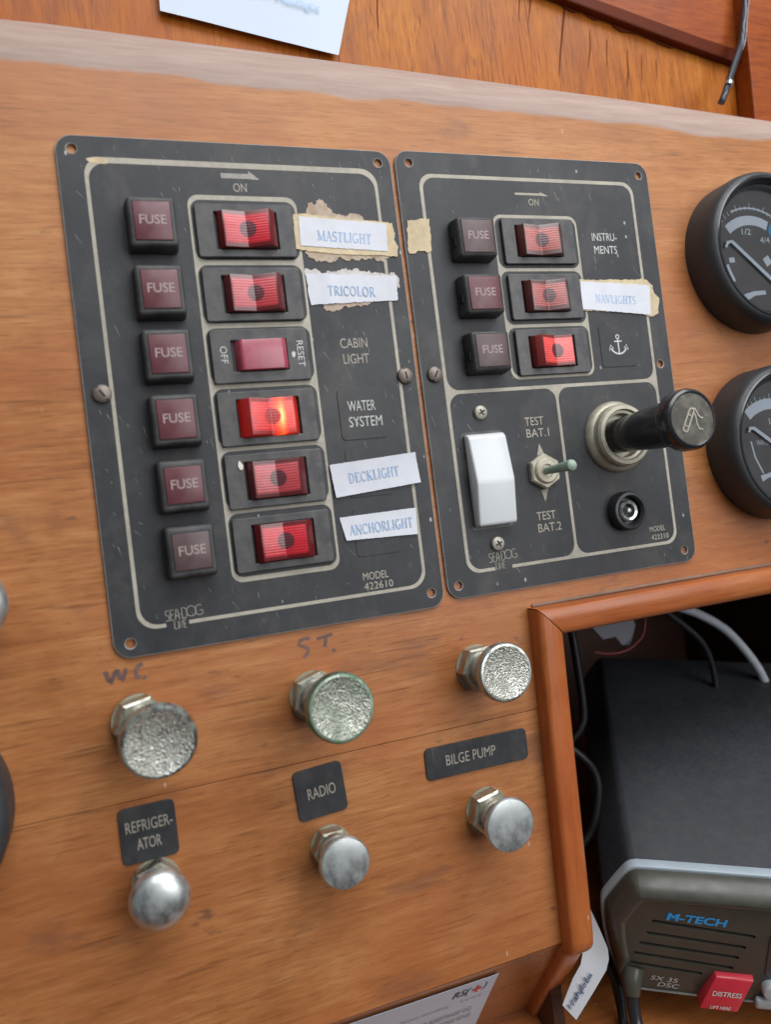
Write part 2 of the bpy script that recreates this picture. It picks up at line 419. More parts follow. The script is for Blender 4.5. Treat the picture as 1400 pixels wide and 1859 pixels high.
class MB:
    def __init__(s): s.bm = bmesh.new()
    def _v(s, x, y, z): return s.bm.verts.new(V(x, y, z))
    def box(s, x0, x1, y0, y1, z0, z1, bevel=0.0, seg=2, taper=0.0):
        b = bmesh.new()
        t = taper
        vs = [b.verts.new(V(*p)) for p in ((x0, y0, z0), (x1, y0, z0), (x1, y1, z0), (x0, y1, z0),
                                           (x0 + t, y0 + t, z1), (x1 - t, y0 + t, z1), (x1 - t, y1 - t, z1), (x0 + t, y1 - t, z1))]
        for f in ((3, 2, 1, 0), (4, 5, 6, 7), (0, 1, 5, 4), (1, 2, 6, 5), (2, 3, 7, 6), (3, 0, 4, 7)):
            b.faces.new([vs[i] for i in f])
        if bevel: bmesh.ops.bevel(b, geom=b.edges[:], offset=bevel / 1000, segments=seg, profile=.5, affect='EDGES')
        s.add(b); return s
    def add(s, b, M=None):
        me = bpy.data.meshes.new('tmp'); b.to_mesh(me); b.free()
        if M is not None: me.transform(M)
        s.bm.from_mesh(me); bpy.data.meshes.remove(me)
    def extrude_profile(s, prof, y0, y1, bevel=0.0):
        """closed profile [(x, z)] swept along y"""
        b = bmesh.new()
        A = [b.verts.new(V(x, y0, z)) for x, z in prof]; B = [b.verts.new(V(x, y1, z)) for x, z in prof]
        n = len(prof)
        for i in range(n): b.faces.new((A[i], A[(i + 1) % n], B[(i + 1) % n], B[i]))
        b.faces.new(A[::-1]); b.faces.new(B)
        bmesh.ops.recalc_face_normals(b, faces=b.faces[:])
        if bevel: bmesh.ops.bevel(b, geom=b.edges[:], offset=bevel / 1000, segments=2, profile=.5, affect='EDGES')
        s.add(b); return s
    def lathe(s, prof, n=40, cx=0, cy=0, rot=0.0, close=False):
        """profile [(r, z)] turned about the z axis"""
        rings = []
        for r, z in prof:
            if r < 1e-6: rings.append([s._v(cx, cy, z)])
            else: rings.append([s._v(cx + r * math.cos(rot + 2 * math.pi * i / n), cy + r * math.sin(rot + 2 * math.pi * i / n), z) for i in range(n)])
        for a, b in zip(rings, rings[1:]):
            for i in range(n):
                j = (i + 1) % n
                if len(a) == 1 and len(b) == 1: continue
                if len(a) == 1: s.bm.faces.new((a[0], b[j], b[i])) if len(b) > 1 else None
                elif len(b) == 1: s.bm.faces.new((a[i], a[j], b[0]))
                else: s.bm.faces.new((a[i], a[j], b[j], b[i]))
        bmesh.ops.recalc_face_normals(s.bm, faces=s.bm.faces[:])
        return s
    def tube(s, pts, r, n=12):
        P = smooth_path(pts)
        rad = r if callable(r) else (lambda t: r)
        rings = []; up = Vector((0.3, .2, 1)).normalized()
        for i, p in enumerate(P):
            d = (P[min(i + 1, len(P) - 1)] - P[max(i - 1, 0)]).normalized()
            a = d.cross(up).normalized(); b = d.cross(a).normalized()
            R = rad(i / (len(P) - 1)) / 1000
            rings.append([s.bm.verts.new(p + a * R * math.cos(2 * math.pi * k / n) + b * R * math.sin(2 * math.pi * k / n)) for k in range(n)])
        for A, B in zip(rings, rings[1:]):
            for k in range(n): s.bm.faces.new((A[k], A[(k + 1) % n], B[(k + 1) % n], B[k]))
        s.bm.faces.new(rings[0][::-1]); s.bm.faces.new(rings[-1])
        bmesh.ops.recalc_face_normals(s.bm, faces=s.bm.faces[:])
        return s
    def quads(s, rows):
        """grid of points [[(x,y,z)...]...]"""
        g = [[s._v(*p) for p in r] for r in rows]
        for a, b in zip(g, g[1:]):
            for i in range(len(a) - 1): s.bm.faces.new((a[i], a[i + 1], b[i + 1], b[i]))
        return s
    def build(s, name, mat, parent=None, loc=None, smooth=True, angle=35):
        me = bpy.data.meshes.new(name)
        s.bm.to_mesh(me); s.bm.free()
        if smooth: shade(me, angle)
        return link(name, me, mat, parent, loc)

def shade(me, angle=35):
    """smooth shading with sharp edges where faces meet at more than the angle"""
    b = bmesh.new(); b.from_mesh(me)
    for f in b.faces: f.smooth = True
    lim = math.radians(angle)
    for e in b.edges:
        if len(e.link_faces) == 2 and e.calc_face_angle(0) > lim: e.smooth = False
    b.to_mesh(me); b.free()

def smooth_path(pts, k=8):
    P = [V(*p) for p in pts]
    if len(P) < 3: return P
    out = []
    for i in range(len(P) - 1):
        p0, p1, p2, p3 = P[max(i - 1, 0)], P[i], P[i + 1], P[min(i + 2, len(P) - 1)]
        for j in range(k):
            t = j / k
            out.append(.5 * ((2 * p1) + (p2 - p0) * t + (2 * p0 - 5 * p1 + 4 * p2 - p3) * t * t + (3 * p1 - p0 - 3 * p2 + p3) * t ** 3))
    out.append(P[-1])
    return out

def rr(x0, y0, x1, y1, r, n=7):
    """rounded rectangle, counter-clockwise from the left end of its bottom edge"""
    out = [(x0 + r, y0)]
    for cx, cy, a in ((x1 - r, y0 + r, -90), (x1 - r, y1 - r, 0), (x0 + r, y1 - r, 90), (x0 + r, y0 + r, 180)):
        for i in range(n + 1):
            t = math.radians(a + 90 * i / n)
            out.append((cx + r * math.cos(t), cy + r * math.sin(t)))
    return out[:-1]

def circ(cx, cy, r, n=20):
    return [(cx + r * math.cos(2 * math.pi * i / n), cy + r * math.sin(2 * math.pi * i / n)) for i in range(n)]

ROT = Matrix.Rotation(math.radians(90), 4, 'X')
def fill2d(name, contours, z0, z1, mat, parent=None, loc=None, bevel=0.0, edge_mat=None):
    """flat shape with holes; z1 > z0 gives it thickness"""
    cu = bpy.data.curves.new(name, 'CURVE'); cu.dimensions = '2D'
    cu.fill_mode = 'BOTH' if z1 > z0 else 'FRONT'
    for c in contours:
        sp = cu.splines.new('POLY'); sp.points.add(len(c) - 1); sp.use_cyclic_u = True
        for p, (x, y) in zip(sp.points, c): p.co = (x / 1000, y / 1000, 0, 1)
    if z1 > z0:
        cu.extrude = max(1e-6, (z1 - z0) / 2000 - bevel / 1000)
        if bevel: cu.bevel_depth = bevel / 1000; cu.bevel_resolution = 1
    o = bpy.data.objects.new(name, cu)
    me = bpy.data.meshes.new_from_object(o)
    bpy.data.objects.remove(o); bpy.data.curves.remove(cu)
    me.transform(Matrix.Translation((0, 0, (z0 + z1) / 2000)))
    me.transform(ROT)
    me.name = name
    ob = link(name, me, [mat, edge_mat] if edge_mat else mat, parent, loc)
    for p in me.polygons:
        p.use_smooth = False
        if edge_mat: p.material_index = 1 if abs(p.normal.y) < .95 else 0
        elif len(me.materials): p.material_index = 0
    return ob

def text(s, cx, cy, w, h, z, mat, parent=None, name='lettering', rot=0.0, bold=0.0, shear=0.0, loc=None):
    """block lettering stretched to w x h about (cx, cy)"""
    cu = bpy.data.curves.new(name, 'FONT'); cu.body = s
    cu.size = 1.0; cu.offset = bold; cu.shear = shear; cu.resolution_u = 3
    o = bpy.data.objects.new(name, cu)
    me = bpy.data.meshes.new_from_object(o)
    bpy.data.objects.remove(o); bpy.data.curves.remove(cu)
    xs = [v.co.x for v in me.vertices]; ys = [v.co.y for v in me.vertices]
    sx = w / (max(xs) - min(xs)) / 1000; sy = h / (max(ys) - min(ys)) / 1000
    mx, my = (max(xs) + min(xs)) / 2, (max(ys) + min(ys)) / 2
    ca, sa = math.cos(rot), math.sin(rot)
    for v in me.vertices:
        x, y = (v.co.x - mx) * sx, (v.co.y - my) * sy
        v.co = (cx / 1000 + x * ca - y * sa, -z / 1000, cy / 1000 + x * sa + y * ca)
    me.name = name
    return link(name, me, mat, parent, loc)

def strokes(name, lines, z, mat, parent=None, loc=None, dz=.012):
    """pen or printed strokes: [(points, width)], each a mitred ribbon"""
    mb = MB()
    for k, (pts, w) in enumerate(lines):
        zz = z + dz * (k % 7)
        n = len(pts); L = []; R = []
        for i, (x, y) in enumerate(pts):
            a = pts[max(i - 1, 0)]; b = pts[min(i + 1, n - 1)]
            dx, dy = b[0] - a[0], b[1] - a[1]; d = math.hypot(dx, dy) or 1
            ww = w[i] if isinstance(w, (list, tuple)) else w
            nx, ny = -dy / d * ww / 2, dx / d * ww / 2
            L.append(mb._v(x + nx, y + ny, zz)); R.append(mb._v(x - nx, y - ny, zz))
        for i in range(n - 1): mb.bm.faces.new((R[i], R[i + 1], L[i + 1], L[i]))
    return mb.build(name, mat, parent, loc, smooth=False)

def arc(cx, cy, rx, ry, a0, a1, n=10):
    return [(cx + rx * math.cos(math.radians(a0 + (a1 - a0) * i / n)), cy + ry * math.sin(math.radians(a0 + (a1 - a0) * i / n))) for i in range(n + 1)]

TK, TN, SF = .15, .06, .05
def _sf(*pts): return [([(x - .13, y), (x + .13, y)], SF) for x, y in pts]
SERIF = {   # book-face capitals: (advance, strokes)
    'M': (1.0, [([(.14, 0), (.14, 1)], TN), ([(.14, 1), (.48, .02)], TK), ([(.48, .02), (.84, 1)], TN), ([(.84, 0), (.84, 1)], TK)] + _sf((.14, .02), (.84, .02), (.12, .98), (.86, .98))),
    'A': (.80, [([(.12, 0), (.40, 1)], TN), ([(.40, 1), (.70, 0)], TK), ([(.22, .34), (.58, .34)], SF)] + _sf((.12, .02), (.70, .02))),
    'S': (.62, [(arc(.31, .74, .21, .24, 30, 270, 9) + arc(.31, .26, .22, .24, 90, -150, 9), .12)]),
    'T': (.72, [([(.36, 0), (.36, 1)], TK), ([(.06, .97), (.66, .97)], SF), ([(.07, .8), (.07, 1)], SF), ([(.65, .8), (.65, 1)], SF)] + _sf((.36, .02))),
    'L': (.70, [([(.22, 0), (.22, 1)], TK), ([(.1, .03), (.62, .03)], SF), ([(.62, 0), (.62, .25)], SF)] + _sf((.22, .98))),
    'I': (.40, [([(.20, 0), (.20, 1)], TK)] + _sf((.20, .02), (.20, .98))),
    'G': (.82, [(arc(.42, .5, .30, .48, 50, 310, 14), .11), ([(.66, .05), (.66, .42)], TK), ([(.5, .42), (.8, .42)], SF)]),
    'H': (.86, [([(.20, 0), (.20, 1)], TK), ([(.66, 0), (.66, 1)], TK), ([(.2, .5), (.66, .5)], SF)] + _sf((.2, .02), (.66, .02), (.2, .98), (.66, .98))),
    'R': (.78, [([(.20, 0), (.20, 1)], TK), ([(.2, .96), (.38, .96)] + arc(.38, .74, .20, .22, 90, -90, 8) + [(.2, .5)], .09), ([(.36, .5), (.68, .03)], TK)] + _sf((.2, .02), (.72, .02))),
    'C': (.78, [(arc(.42, .5, .32, .48, 45, 315, 14), .11), ([(.66, .70), (.66, .95)], SF)]),
    'O': (.86, [(arc(.43, .5, .33, .48, 0, 360, 20), .11)]),
    'D': (.84, [([(.20, 0), (.20, 1)], TK), ([(.1, .97), (.36, .97)] + arc(.36, .5, .34, .47, 90, -90, 10) + [(.1, .03)], .10)]),
    'E': (.72, [([(.20, 0), (.20, 1)], TK), ([(.08, .97), (.6, .97)], SF), ([(.2, .52), (.48, .52)], SF), ([(.08, .03), (.63, .03)], SF), ([(.6, .78), (.6, 1)], SF), ([(.63, 0), (.63, .25)], SF)]),
    'K': (.82, [([(.20, 0), (.20, 1)], TK), ([(.64, .98), (.22, .45)], TN), ([(.34, .58), (.70, .02)], TK)] + _sf((.2, .02), (.2, .98), (.66, .98), (.70, .02))),
    'N': (.86, [([(.16, 0), (.16, 1)], TN), ([(.16, 1), (.70, 0)], TK), ([(.70, 0), (.70, 1)], TN)] + _sf((.16, .02), (.13, .98), (.70, .98))),
    'V': (.80, [([(.10, 1), (.42, 0)], TK), ([(.42, 0), (.70, 1)], TN)] + _sf((.12, .98), (.70, .98))),
}
def serif_text(s, x, y, w, h, z, mat, parent, rot=0.0, ox=0, oy=0):
    adv = sum(SERIF[c][0] for c in s); out = []; px = 0
    ca, sa = math.cos(rot), math.sin(rot)
    kx = w / adv
    for c in s:
        a, st = SERIF[c]
        for pts, t in st:
            q = [((px + p[0]) * kx - w / 2, (p[1] - .5) * h) for p in pts]
            out.append(([(x + u * ca - v * sa, y + u * sa + v * ca) for u, v in q], t * h))
        px += a
    return strokes('lettering', out, z, mat, parent)

def sheet(name, quad, z, mat, parent=None, nx=14, ny=6, jit=0.0, lift=None, thick=.16, ragged=(0, 0, 0, 0), seed=1, loc=None):
    """paper or tape: a slightly wavy, slightly torn sheet with thickness. quad = TL, TR, BR, BL; ragged = torn depth top, right, bottom, left"""
    rnd = random.Random(seed)
    TL, TR, BR, BL = quad
    fr = []; wob = [[rnd.uniform(-1, 1) for _ in range(nx + 1)] for _ in range(2)]; wv = [[rnd.uniform(-1, 1) for _ in range(ny + 1)] for _ in range(2)]
    for j in range(ny + 1):
        v = j / ny; row = []
        for i in range(nx + 1):
            u = i / nx
            x = (TL[0] * (1 - u) + TR[0] * u) * (1 - v) + (BL[0] * (1 - u) + BR[0] * u) * v
            y = (TL[1] * (1 - u) + TR[1] * u) * (1 - v) + (BL[1] * (1 - u) + BR[1] * u) * v
            if j == 0: y += ragged[0] * wob[0][i]
            if j == ny: y += ragged[2] * wob[1][i]
            if i == 0: x += ragged[3] * wv[0][j]
            if i == nx: x += ragged[1] * wv[1][j]
            zz = z + thick + (lift(u, v) if lift else 0)
            row.append((x, y, zz))
        fr.append(row)
    mb = MB()
    F = [[mb._v(*p) for p in r] for r in fr]
    B = [[mb._v(p[0], p[1], p[2] - thick * .9) for p in r] for r in fr]
    for j in range(ny):
        for i in range(nx):
            mb.bm.faces.new((F[j][i], F[j + 1][i], F[j + 1][i + 1], F[j][i + 1]))
            mb.bm.faces.new((B[j][i], B[j][i + 1], B[j + 1][i + 1], B[j + 1][i]))
    for i in range(nx):
        mb.bm.faces.new((F[0][i], F[0][i + 1], B[0][i + 1], B[0][i])); mb.bm.faces.new((F[ny][i + 1], F[ny][i], B[ny][i], B[ny][i + 1]))
    for j in range(ny):
        mb.bm.faces.new((F[j + 1][0], F[j][0], B[j][0], B[j + 1][0])); mb.bm.faces.new((F[j][nx], F[j + 1][nx], B[j + 1][nx], B[j][nx]))
    return mb.build(name, mat, parent, loc)

def blob(cx, cy, rx, ry, seed, n=26, rough=.3):
    rnd = random.Random(seed); ph = [rnd.uniform(0, 6.28) for _ in range(6)]
    out = []
    for i in range(n):
        a = 2 * math.pi * i / n
        k = 1 + rough * sum(math.sin((q + 2) * a + ph[q]) / (q + 1.6) for q in range(5)) * .8
        out.append((cx + rx * k * math.cos(a), cy + ry * k * math.sin(a)))
    return out

def torn(pts, amp=.35, step=.55, seed=1):
    """break the sides of an outline into small irregular teeth"""
    rnd = random.Random(seed); out = []; n = len(pts); d = 0.0
    for i in range(n):
        a, b = pts[i], pts[(i + 1) % n]
        L = math.hypot(b[0] - a[0], b[1] - a[1]); m = max(1, int(L / step))
        nx, ny = -(b[1] - a[1]) / (L or 1), (b[0] - a[0]) / (L or 1)
        for j in range(m):
            t = j / m
            d = .55 * d + rnd.gauss(0, amp * .6)
            d = max(-amp * 1.6, min(amp * 1.6, d))
            out.append((a[0] + (b[0] - a[0]) * t + nx * d, a[1] + (b[1] - a[1]) * t + ny * d))
    return out

# ================================================================ the setting
WZ = -1.5                      # front of the dashboard boards; the switch panels are 1.5 mm thick and their faces lie at z = 0
dash = thing('dashboard', None, None, kind='structure')
dash['label'] = 'varnished wooden dashboard carrying the switch panels and knobs'

def plank(contour, z0, z1, mat, name='plank', parent=dash):
    return fill2d(name, [contour], z0, z1, mat, parent, bevel=.18)

plank([(-140, -240.55), (172, -240.55), (172, -205), (430, -205), (430, 6), (-140, 6)], WZ - 17, WZ, 'dash_wood')
plank([(-140, -340.5), (171, -340.5), (171, -241.12), (-140, -241.12)], WZ - 17, WZ, 'dash_wood')
# rounded, worn upper edge of the top board
mb = MB(); rows = []
for i in range(29):
    x = -140 + 570 * i / 28
    ys = 28.2 - .026 * max(x, 0) - (.00006 * max(x - 200, 0) ** 2); R = 25 - .02 * max(x, 0)
    row = [(x, 5.3, WZ - .02), (x, 14, WZ - .01), (x, ys - 1, WZ - .005)]
    for k in range(13):
        a = math.radians(90 * k / 12)
        row.append((x, ys + R * math.sin(a), WZ - R * (1 - math.cos(a))))
    row.append((x, ys + R, WZ - R - 12))
    rows.append(row)
mb.quads(rows)
bmesh.ops.recalc_face_normals(mb.bm, faces=mb.bm.faces[:])
mb.build('top_edge', 'dash_wood', dash, angle=60)
# lower board, raked back below the crease
S0, S1 = (-341.2, -2.2), (-391.0, -42.0)
mb = MB()
mb.quads([[(-140, S0[0], S0[1]), (171, S0[0], S0[1])], [(-140, S1[0], S1[1]), (171, S1[0], S1[1])], [(-140, S1[0] - 3, S1[1] - 14), (171, S1[0] - 3, S1[1] - 14)], [(-140, S0[0] + .3, S0[1] - 16), (171, S0[0] + .3, S0[1] - 16)], [(-140, S0[0], S0[1]), (171, S0[0], S0[1])]])
bmesh.ops.recalc_face_normals(mb.bm, faces=mb.bm.faces[:])
mb.build('raked_plank', 'lower_wood', dash, smooth=False)
# ink written straight on the wood
def hand(lines, w, z=WZ + .05, name='pen_lettering'):
    strokes(name, [(l, w) for l in lines], z, 'pen', dash)
hand([[(-4.0, -193.6), (-3.2, -197.2), (-2.6, -198.2), (-1.2, -195.6), (0, -193.8)], [(0, -193.6), (.7, -197.0), (1.4, -197.8), (2.6, -195.4), (3.2, -193.8)],
      [(9.0, -193.2), (7.4, -193.6), (6.2, -195.4), (6.4, -197.4), (7.8, -197.9)], [(8.6, -197.8), (9.4, -198.6)]], 1.6)
hand([[(71.6, -194.6), (70.2, -194.0), (67.6, -194.6), (66.8, -196.0), (68.4, -197.0), (70.4, -198.0), (70.2, -199.6), (68.2, -201.2)],
      [(74.2, -195.0), (80.8, -194.2)], [(78.2, -194.6), (77.6, -197.0), (77.0, -198.6)], [(80.0, -200.2), (81.2, -201.0)]], 1.35)

wall = thing('cabin_wall', None, None, kind='structure')
wall['label'] = 'orange varnished cabin wall behind the top of the dashboard'
fill2d('veneer_panel', [[(-160, 20), (122, 20), (131, 240), (-160, 240)]], -33, -28.5, 'wall_wood', wall, bevel=.3)
fill2d('veneer_panel', [[(122.5, 20), (232, 20), (236, 240), (131.5, 240)]], -33, -28.4, 'wall_wood', wall, bevel=.3)
fill2d('veneer_panel', [[(232.5, 20), (470, 20), (470, 240), (236.5, 240)]], -33, -28.6, 'wall_wood', wall, bevel=.3)
# cracks in the veneer
strokes('crack', [([(148, 104), (147, 92), (145.2, 80), (144.6, 70)], [.2, .7, .6, .2]), ([(226, 112), (222.5, 96), (220.5, 84)], [.2, .8, .2]), ([(231, 108), (229, 96), (226, 84)], [.2, .9, .2]),
                  ([(250, 104), (248, 92), (243, 72), (240, 58)], [.2, 1.0, .6, .2]), ([(262, 84), (261, 74), (258, 64)], [.2, .5, .2]), ([(272, 80), (270, 66)], [.4, .2]), ([(284, 76), (283, 64), (281, 56)], [.2, .5, .2]),
                  ([(293, 74), (291, 60)], [.3, .2]), ([(302, 72), (301, 62)], [.4, .2])], -28.3, 'varnish_dark', wall)

# recess to the right of the knobs
cub = thing('recess', None, None, kind='structure')
cub['label'] = 'dark wooden recess holding the radio'
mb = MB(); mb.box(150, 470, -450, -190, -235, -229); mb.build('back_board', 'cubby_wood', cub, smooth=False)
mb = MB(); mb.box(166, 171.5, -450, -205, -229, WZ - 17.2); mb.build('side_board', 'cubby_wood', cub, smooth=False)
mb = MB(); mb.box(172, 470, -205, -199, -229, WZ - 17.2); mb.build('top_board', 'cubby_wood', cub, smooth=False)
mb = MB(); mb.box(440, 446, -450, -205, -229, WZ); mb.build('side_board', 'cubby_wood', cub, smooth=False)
# shelf under everything, rising slightly to the back
mb = MB()
def shy(z): return -390.5 + .36 * (-36 - z)
mb.quads([[(-160, shy(60), 60), (470, shy(60), 60)], [(-160, shy(-40), -40), (470, shy(-40), -40)], [(-160, shy(-228), -228), (470, shy(-228), -228)]])
mb.quads([[(-160, shy(60) - 12, 60), (470, shy(60) - 12, 60)], [(-160, shy(60), 60), (470, shy(60), 60)]])
bmesh.ops.recalc_face_normals(mb.bm, faces=mb.bm.faces[:])
sh = mb.build('shelf', 'shelf_wood', smooth=False); sh['kind'] = 'structure'; sh['label'] = 'orange varnished wooden shelf below the dashboard'

# ================================================================ switch panels
def screw_slotted(x, y, parent, ang, r=3.4):
    mb = MB(); mb.lathe([(r, 0), (r, .5), (r * .93, 1.3), (r * .6, 2.0), (0, 2.2)], 28)
    s = mb.build('screw', 'screw_brown', parent, (x, y, 0))
    mb = MB(); c, n = math.cos(ang), math.sin(ang); w = .38
    q = [(-r * .9, -w), (r * .9, -w), (r * .9, w), (-r * .9, w)]
    mb.lathe([(r * .12, 2.1), (0, 2.2)], 4)
    mb.bm.clear()
    for (z, t) in ((0, 0),):
        k = 8
        top = []
        for i in range(k + 1):
            u = -r * .93 + 1.86 * r * i / k
            zz = 2.24 - 1.05 * (abs(u) / r) ** 2.2
            top.append(((u * c + w * n, u * n - w * c, zz), (u * c - w * n, u * n + w * c, zz)))
        mb.quads([[a for a, b in top], [b for a, b in top]])
    mb.build('slot', 'slot_black', s, smooth=False)
    return s

def screw_cross(x, y, parent, ang, r=3.1):
    mb = MB(); mb.lathe([(r, 0), (r, .6), (r * .9, 1.5), (r * .5, 2.1), (0, 2.25)], 28)
    s = mb.build('screw', 'screw_grey', parent, (x, y, 0))
    L = []
    for k in (0, 1):
        a = ang + k * math.pi / 2
        L.append(([(-1.5 * math.cos(a), -1.5 * math.sin(a)), (1.5 * math.cos(a), 1.5 * math.sin(a))], .75))
    strokes('cross_slot', L, 2.27, 'slot_black', s)
    return s

def fuse(x, y, w, h, cw, ch, parent, capmat, notch=False, hh=8.0, tilt=0.0):
    mb = MB(); mb.box(-w / 2, w / 2, -h / 2, h / 2, 0, hh, 1.3, 3, .7)
    o = mb.build('fuse_holder', 'fuse_black', parent, (x, y, 0))
    mb = MB(); mb.box(-cw / 2 - .35, cw / 2 + .35, -ch / 2 - .35, ch / 2 + .35, hh - .6, hh + .03); mb.build('cap_gap', 'slot_black', o, smooth=False)
    mb = MB(); mb.box(-cw / 2, cw / 2, -ch / 2, ch / 2, hh - 1, hh + .45, .35, 2)
    c = mb.build('fuse_cap', capmat, o)
    text('FUSE', .1, .4, 9.6, 3.5, hh + .5, 'print_fuse', o, bold=.012)
    if notch:
        mb = MB(); mb.box(-w / 2 - .05, -w / 2 + 1.2, -3.2, .4, 2.6, 5.4); mb.build('notch', 'slot_black', o, smooth=False)
    return o

def bezel_switch(x, y, parent, bw, bh, rw, rh, rmat, tilt, off=0.0, breaker=False, scale=1.0):
    """rocker switch: black bezel with an opening, red V-faced cap tilted in it"""
    o = fill2d('rocker_switch', [rr(-bw / 2, -bh / 2, bw / 2, bh / 2, .8, 3), rr(off - rw / 2 - .9, -rh / 2 - .5, off + rw / 2 + .9, rh / 2 + .5, .4, 2)[::-1]], 0, 1.7, 'switch_black', parent, (x, y, 0), bevel=.35)
    mb = MB(); mb.box(off - rw / 2 - 1.1, off + rw / 2 + 1.1, -rh / 2 - .7, rh / 2 + .7, .05, .25); mb.build('well', 'slot_black', o, smooth=False)
    a = rw / 2
    if breaker: prof = [(-a, -1.5), (-a * .74, 3.2), (-a * .66, 3.5), (a * .82, 3.9), (a, 3.0), (a * 1.0, -1.5)]
    else: prof = [(-a, -1.5), (-a * .95, 2.2), (-a * .76, 5.0), (0, 2.6), (a * .76, 5.0), (a * .98, 2.0), (a, -1.5)]
    mb = MB(); mb.extrude_profile(prof, -rh / 2, rh / 2, .28)
    r = mb.build('rocker_cap', rmat, o, (off, 0, .35), angle=25)
    r.rotation_euler = (0, 0, -math.radians(tilt))
    return o

def rocker_grid(name, x0, x1, ys, lw_v, lw_h, r, parent, z=.05):
    """beige printed frame round the column of switches"""
    outer = rr(x0, ys[-1], x1, ys[0], r)
    holes = []
    for i in range(len(ys) - 1):
        t = ys[i] - (lw_h if i == 0 else lw_h / 2); b = ys[i + 1] + (lw_h if i == len(ys) - 2 else lw_h / 2)
        holes.append(rr(x0 + lw_v, b, x1 - lw_v, t, r - .4)[::-1])
    return fill2d(name, [outer] + holes, z, z, 'print_beige', parent)

def border(x0, y0, x1, y1, lw, r, gap, extra, parent, top=None, cells=None):
    o = rr(x0, y0, x1, y1, r)
    first = cells[0] if cells else (x0 + lw, y0 + lw, x1 - lw, y1 - (top or lw))
    i = rr(*first, r - lw * .4)
    path = [(gap[1], y0)] + o[1:] + [(x0 + r, y0), (gap[0], y0), (gap[0], first[1]), (first[0] + r - lw * .4, first[1])] + i[1:][::-1] + [(gap[1], first[1])]
    holes = [rr(*c, r - lw * .4)[::-1] for c in (cells[1:] if cells else [])]
    return fill2d('border_line', [path] + holes, .05, .05, 'print_beige', parent)

def logo(x, y, parent, s=1.0):
    """thin art-deco lettering: SEA-DOG over LINE"""
    L = []
    def add(pts, w=.28): L.append(([(x + p * s, y + q * s) for p, q in pts], w * s))
    add([(1.6, 5.4), (.2, 5.4), (.2, 3.7), (1.5, 3.2), (1.5, 1.2), (0, 1.2)]); 
    add([(3.6, 5.6), (2.2, 5.6), (2.2, 1.2), (3.6, 1.2)]); add([(2.2, 3.6), (3.3, 3.6)])
    add([(4.0, 1.2), (4.6, 5.6), (5.2, 5.6), (5.8, 1.2)]); add([(4.2, 2.8), (5.6, 2.8)])
    add([(6.1, 3.4), (6.7, 3.4)])
    add([(7.0, 1.3), (7.0, 6.0), (8.2, 5.8), (9.0, 4.6), (9.0, 2.6), (8.2, 1.5), (7.0, 1.3)])
    add(arc(10.9, 4.0, 2.0, 2.2, 0, 360, 20)); 
    add(arc(14.4, 4.0, 1.7, 2.2, 60, 330, 14) + [(15.8, 3.8), (14.6, 3.8)])
    add([(3.4, .6), (3.4, -2.6), (4.6, -2.6)]); add([(5.1, .6), (5.1, -2.6)]); add([(5.6, -2.6), (5.6, .6), (6.8, -2.6), (6.8, .6)])
    add([(8.4, .6), (7.4, .6), (7.4, -2.6), (8.4, -2.6)]); add([(7.4, -1), (8.2, -1)])
    return strokes('logo', L, .06, 'print_beige', parent, dz=.008)

def arrow(x0, x1, y, parent, mat='print_beige', head=True, w=1.5):
    return fill2d('arrow', [[(x0, y - w / 2), (x1 - 3.4, y - w / 2), (x1 - 3.4, y - w / 2 - .2), (x1, y - w / 2 - .1), (x1 - 4.2, y + w * 1.1), (x1 - 4.2, y + w / 2), (x0, y + w / 2)]], .05, .05, mat, parent)

def scratches(parent, x0, x1, y0, y1, n, seed, avoid=()):
    """chips and short scratches in the black coating"""
    rnd = random.Random(seed); L = []
    while len(L) < n:
        x, y = rnd.uniform(x0, x1), rnd.uniform(y0, y1)
        if any(a < x < b and c < y < d for a, b, c, d in avoid): continue
        l = rnd.uniform(.4, 2.2) * (1 if rnd.random() < .8 else 2.2); a = rnd.gauss(-1.2, .25)
        L.append(([(x, y), (x + l * math.cos(a), y + l * math.sin(a))], [rnd.uniform(.06, .22), rnd.uniform(.03, .12)]))
    return tag(strokes('scratches', L, .03, 'plate_edge', parent, dz=.002), kind='stuff')

# ---- left panel
lp = thing('switch_panel', 'wide dark grey panel with six fuses, six red rocker switches and paper labels', 'switch panel', (0, -190, 0), 'black switch panels')
LO = (0, 190, 0)     # children are written in face coordinates
def lpart(o): o.location = o.location + V(*LO); return o
W1 = 129.6
lpart(fill2d('face_plate', [rr(0, -190, W1, 0, 6)] + [circ(a, b, 2.1)[::-1] for a, b in ((5.3, -4.8), (124.3, -4.8), (124.4, -184.2), (5.6, -185.2))], WZ, 0, 'panel_black', lp, bevel=.3, edge_mat='plate_edge'))
lpart(border(8.7, -181.3, 122.8, -7.6, 1.35, 7, (18.6, 26.8), None, lp, top=2.2))
lpart(fill2d('yellow_stain', [blob(14, -8.9, 4.2, 1.15, 5, 18, .2)], .09, .09, 'tape_beige', lp))
lpart(rocker_grid('switch_frame', 44.3, 87.0, [-20.6, -46.8, -71.2, -94.5, -118.4, -142.1, -169.0], .95, 1.9, 4.2, lp))
lpart(arrow(58.3, 73.4, -12.8, lp, 'print_dim', w=2.0)); lpart(text('ON', 65.2, -17.3, 5.2, 3.4, .06, 'print_beige', lp))
LY = [-34.6, -59.3, -83.0, -106.9, -130.9, -154.9]
for i, y in enumerate(LY):
    lpart(fuse(30.0, y + (.4 if i == 0 else 0), 18.2, 19.6, 13.2, 14.3 if i < 4 else 13.4, lp, 'fuse_red' if i < 5 else 'fuse_brown'))
RYL = [-34.8, -59.6, -83.4, -107.4, -131.3, -155.4]
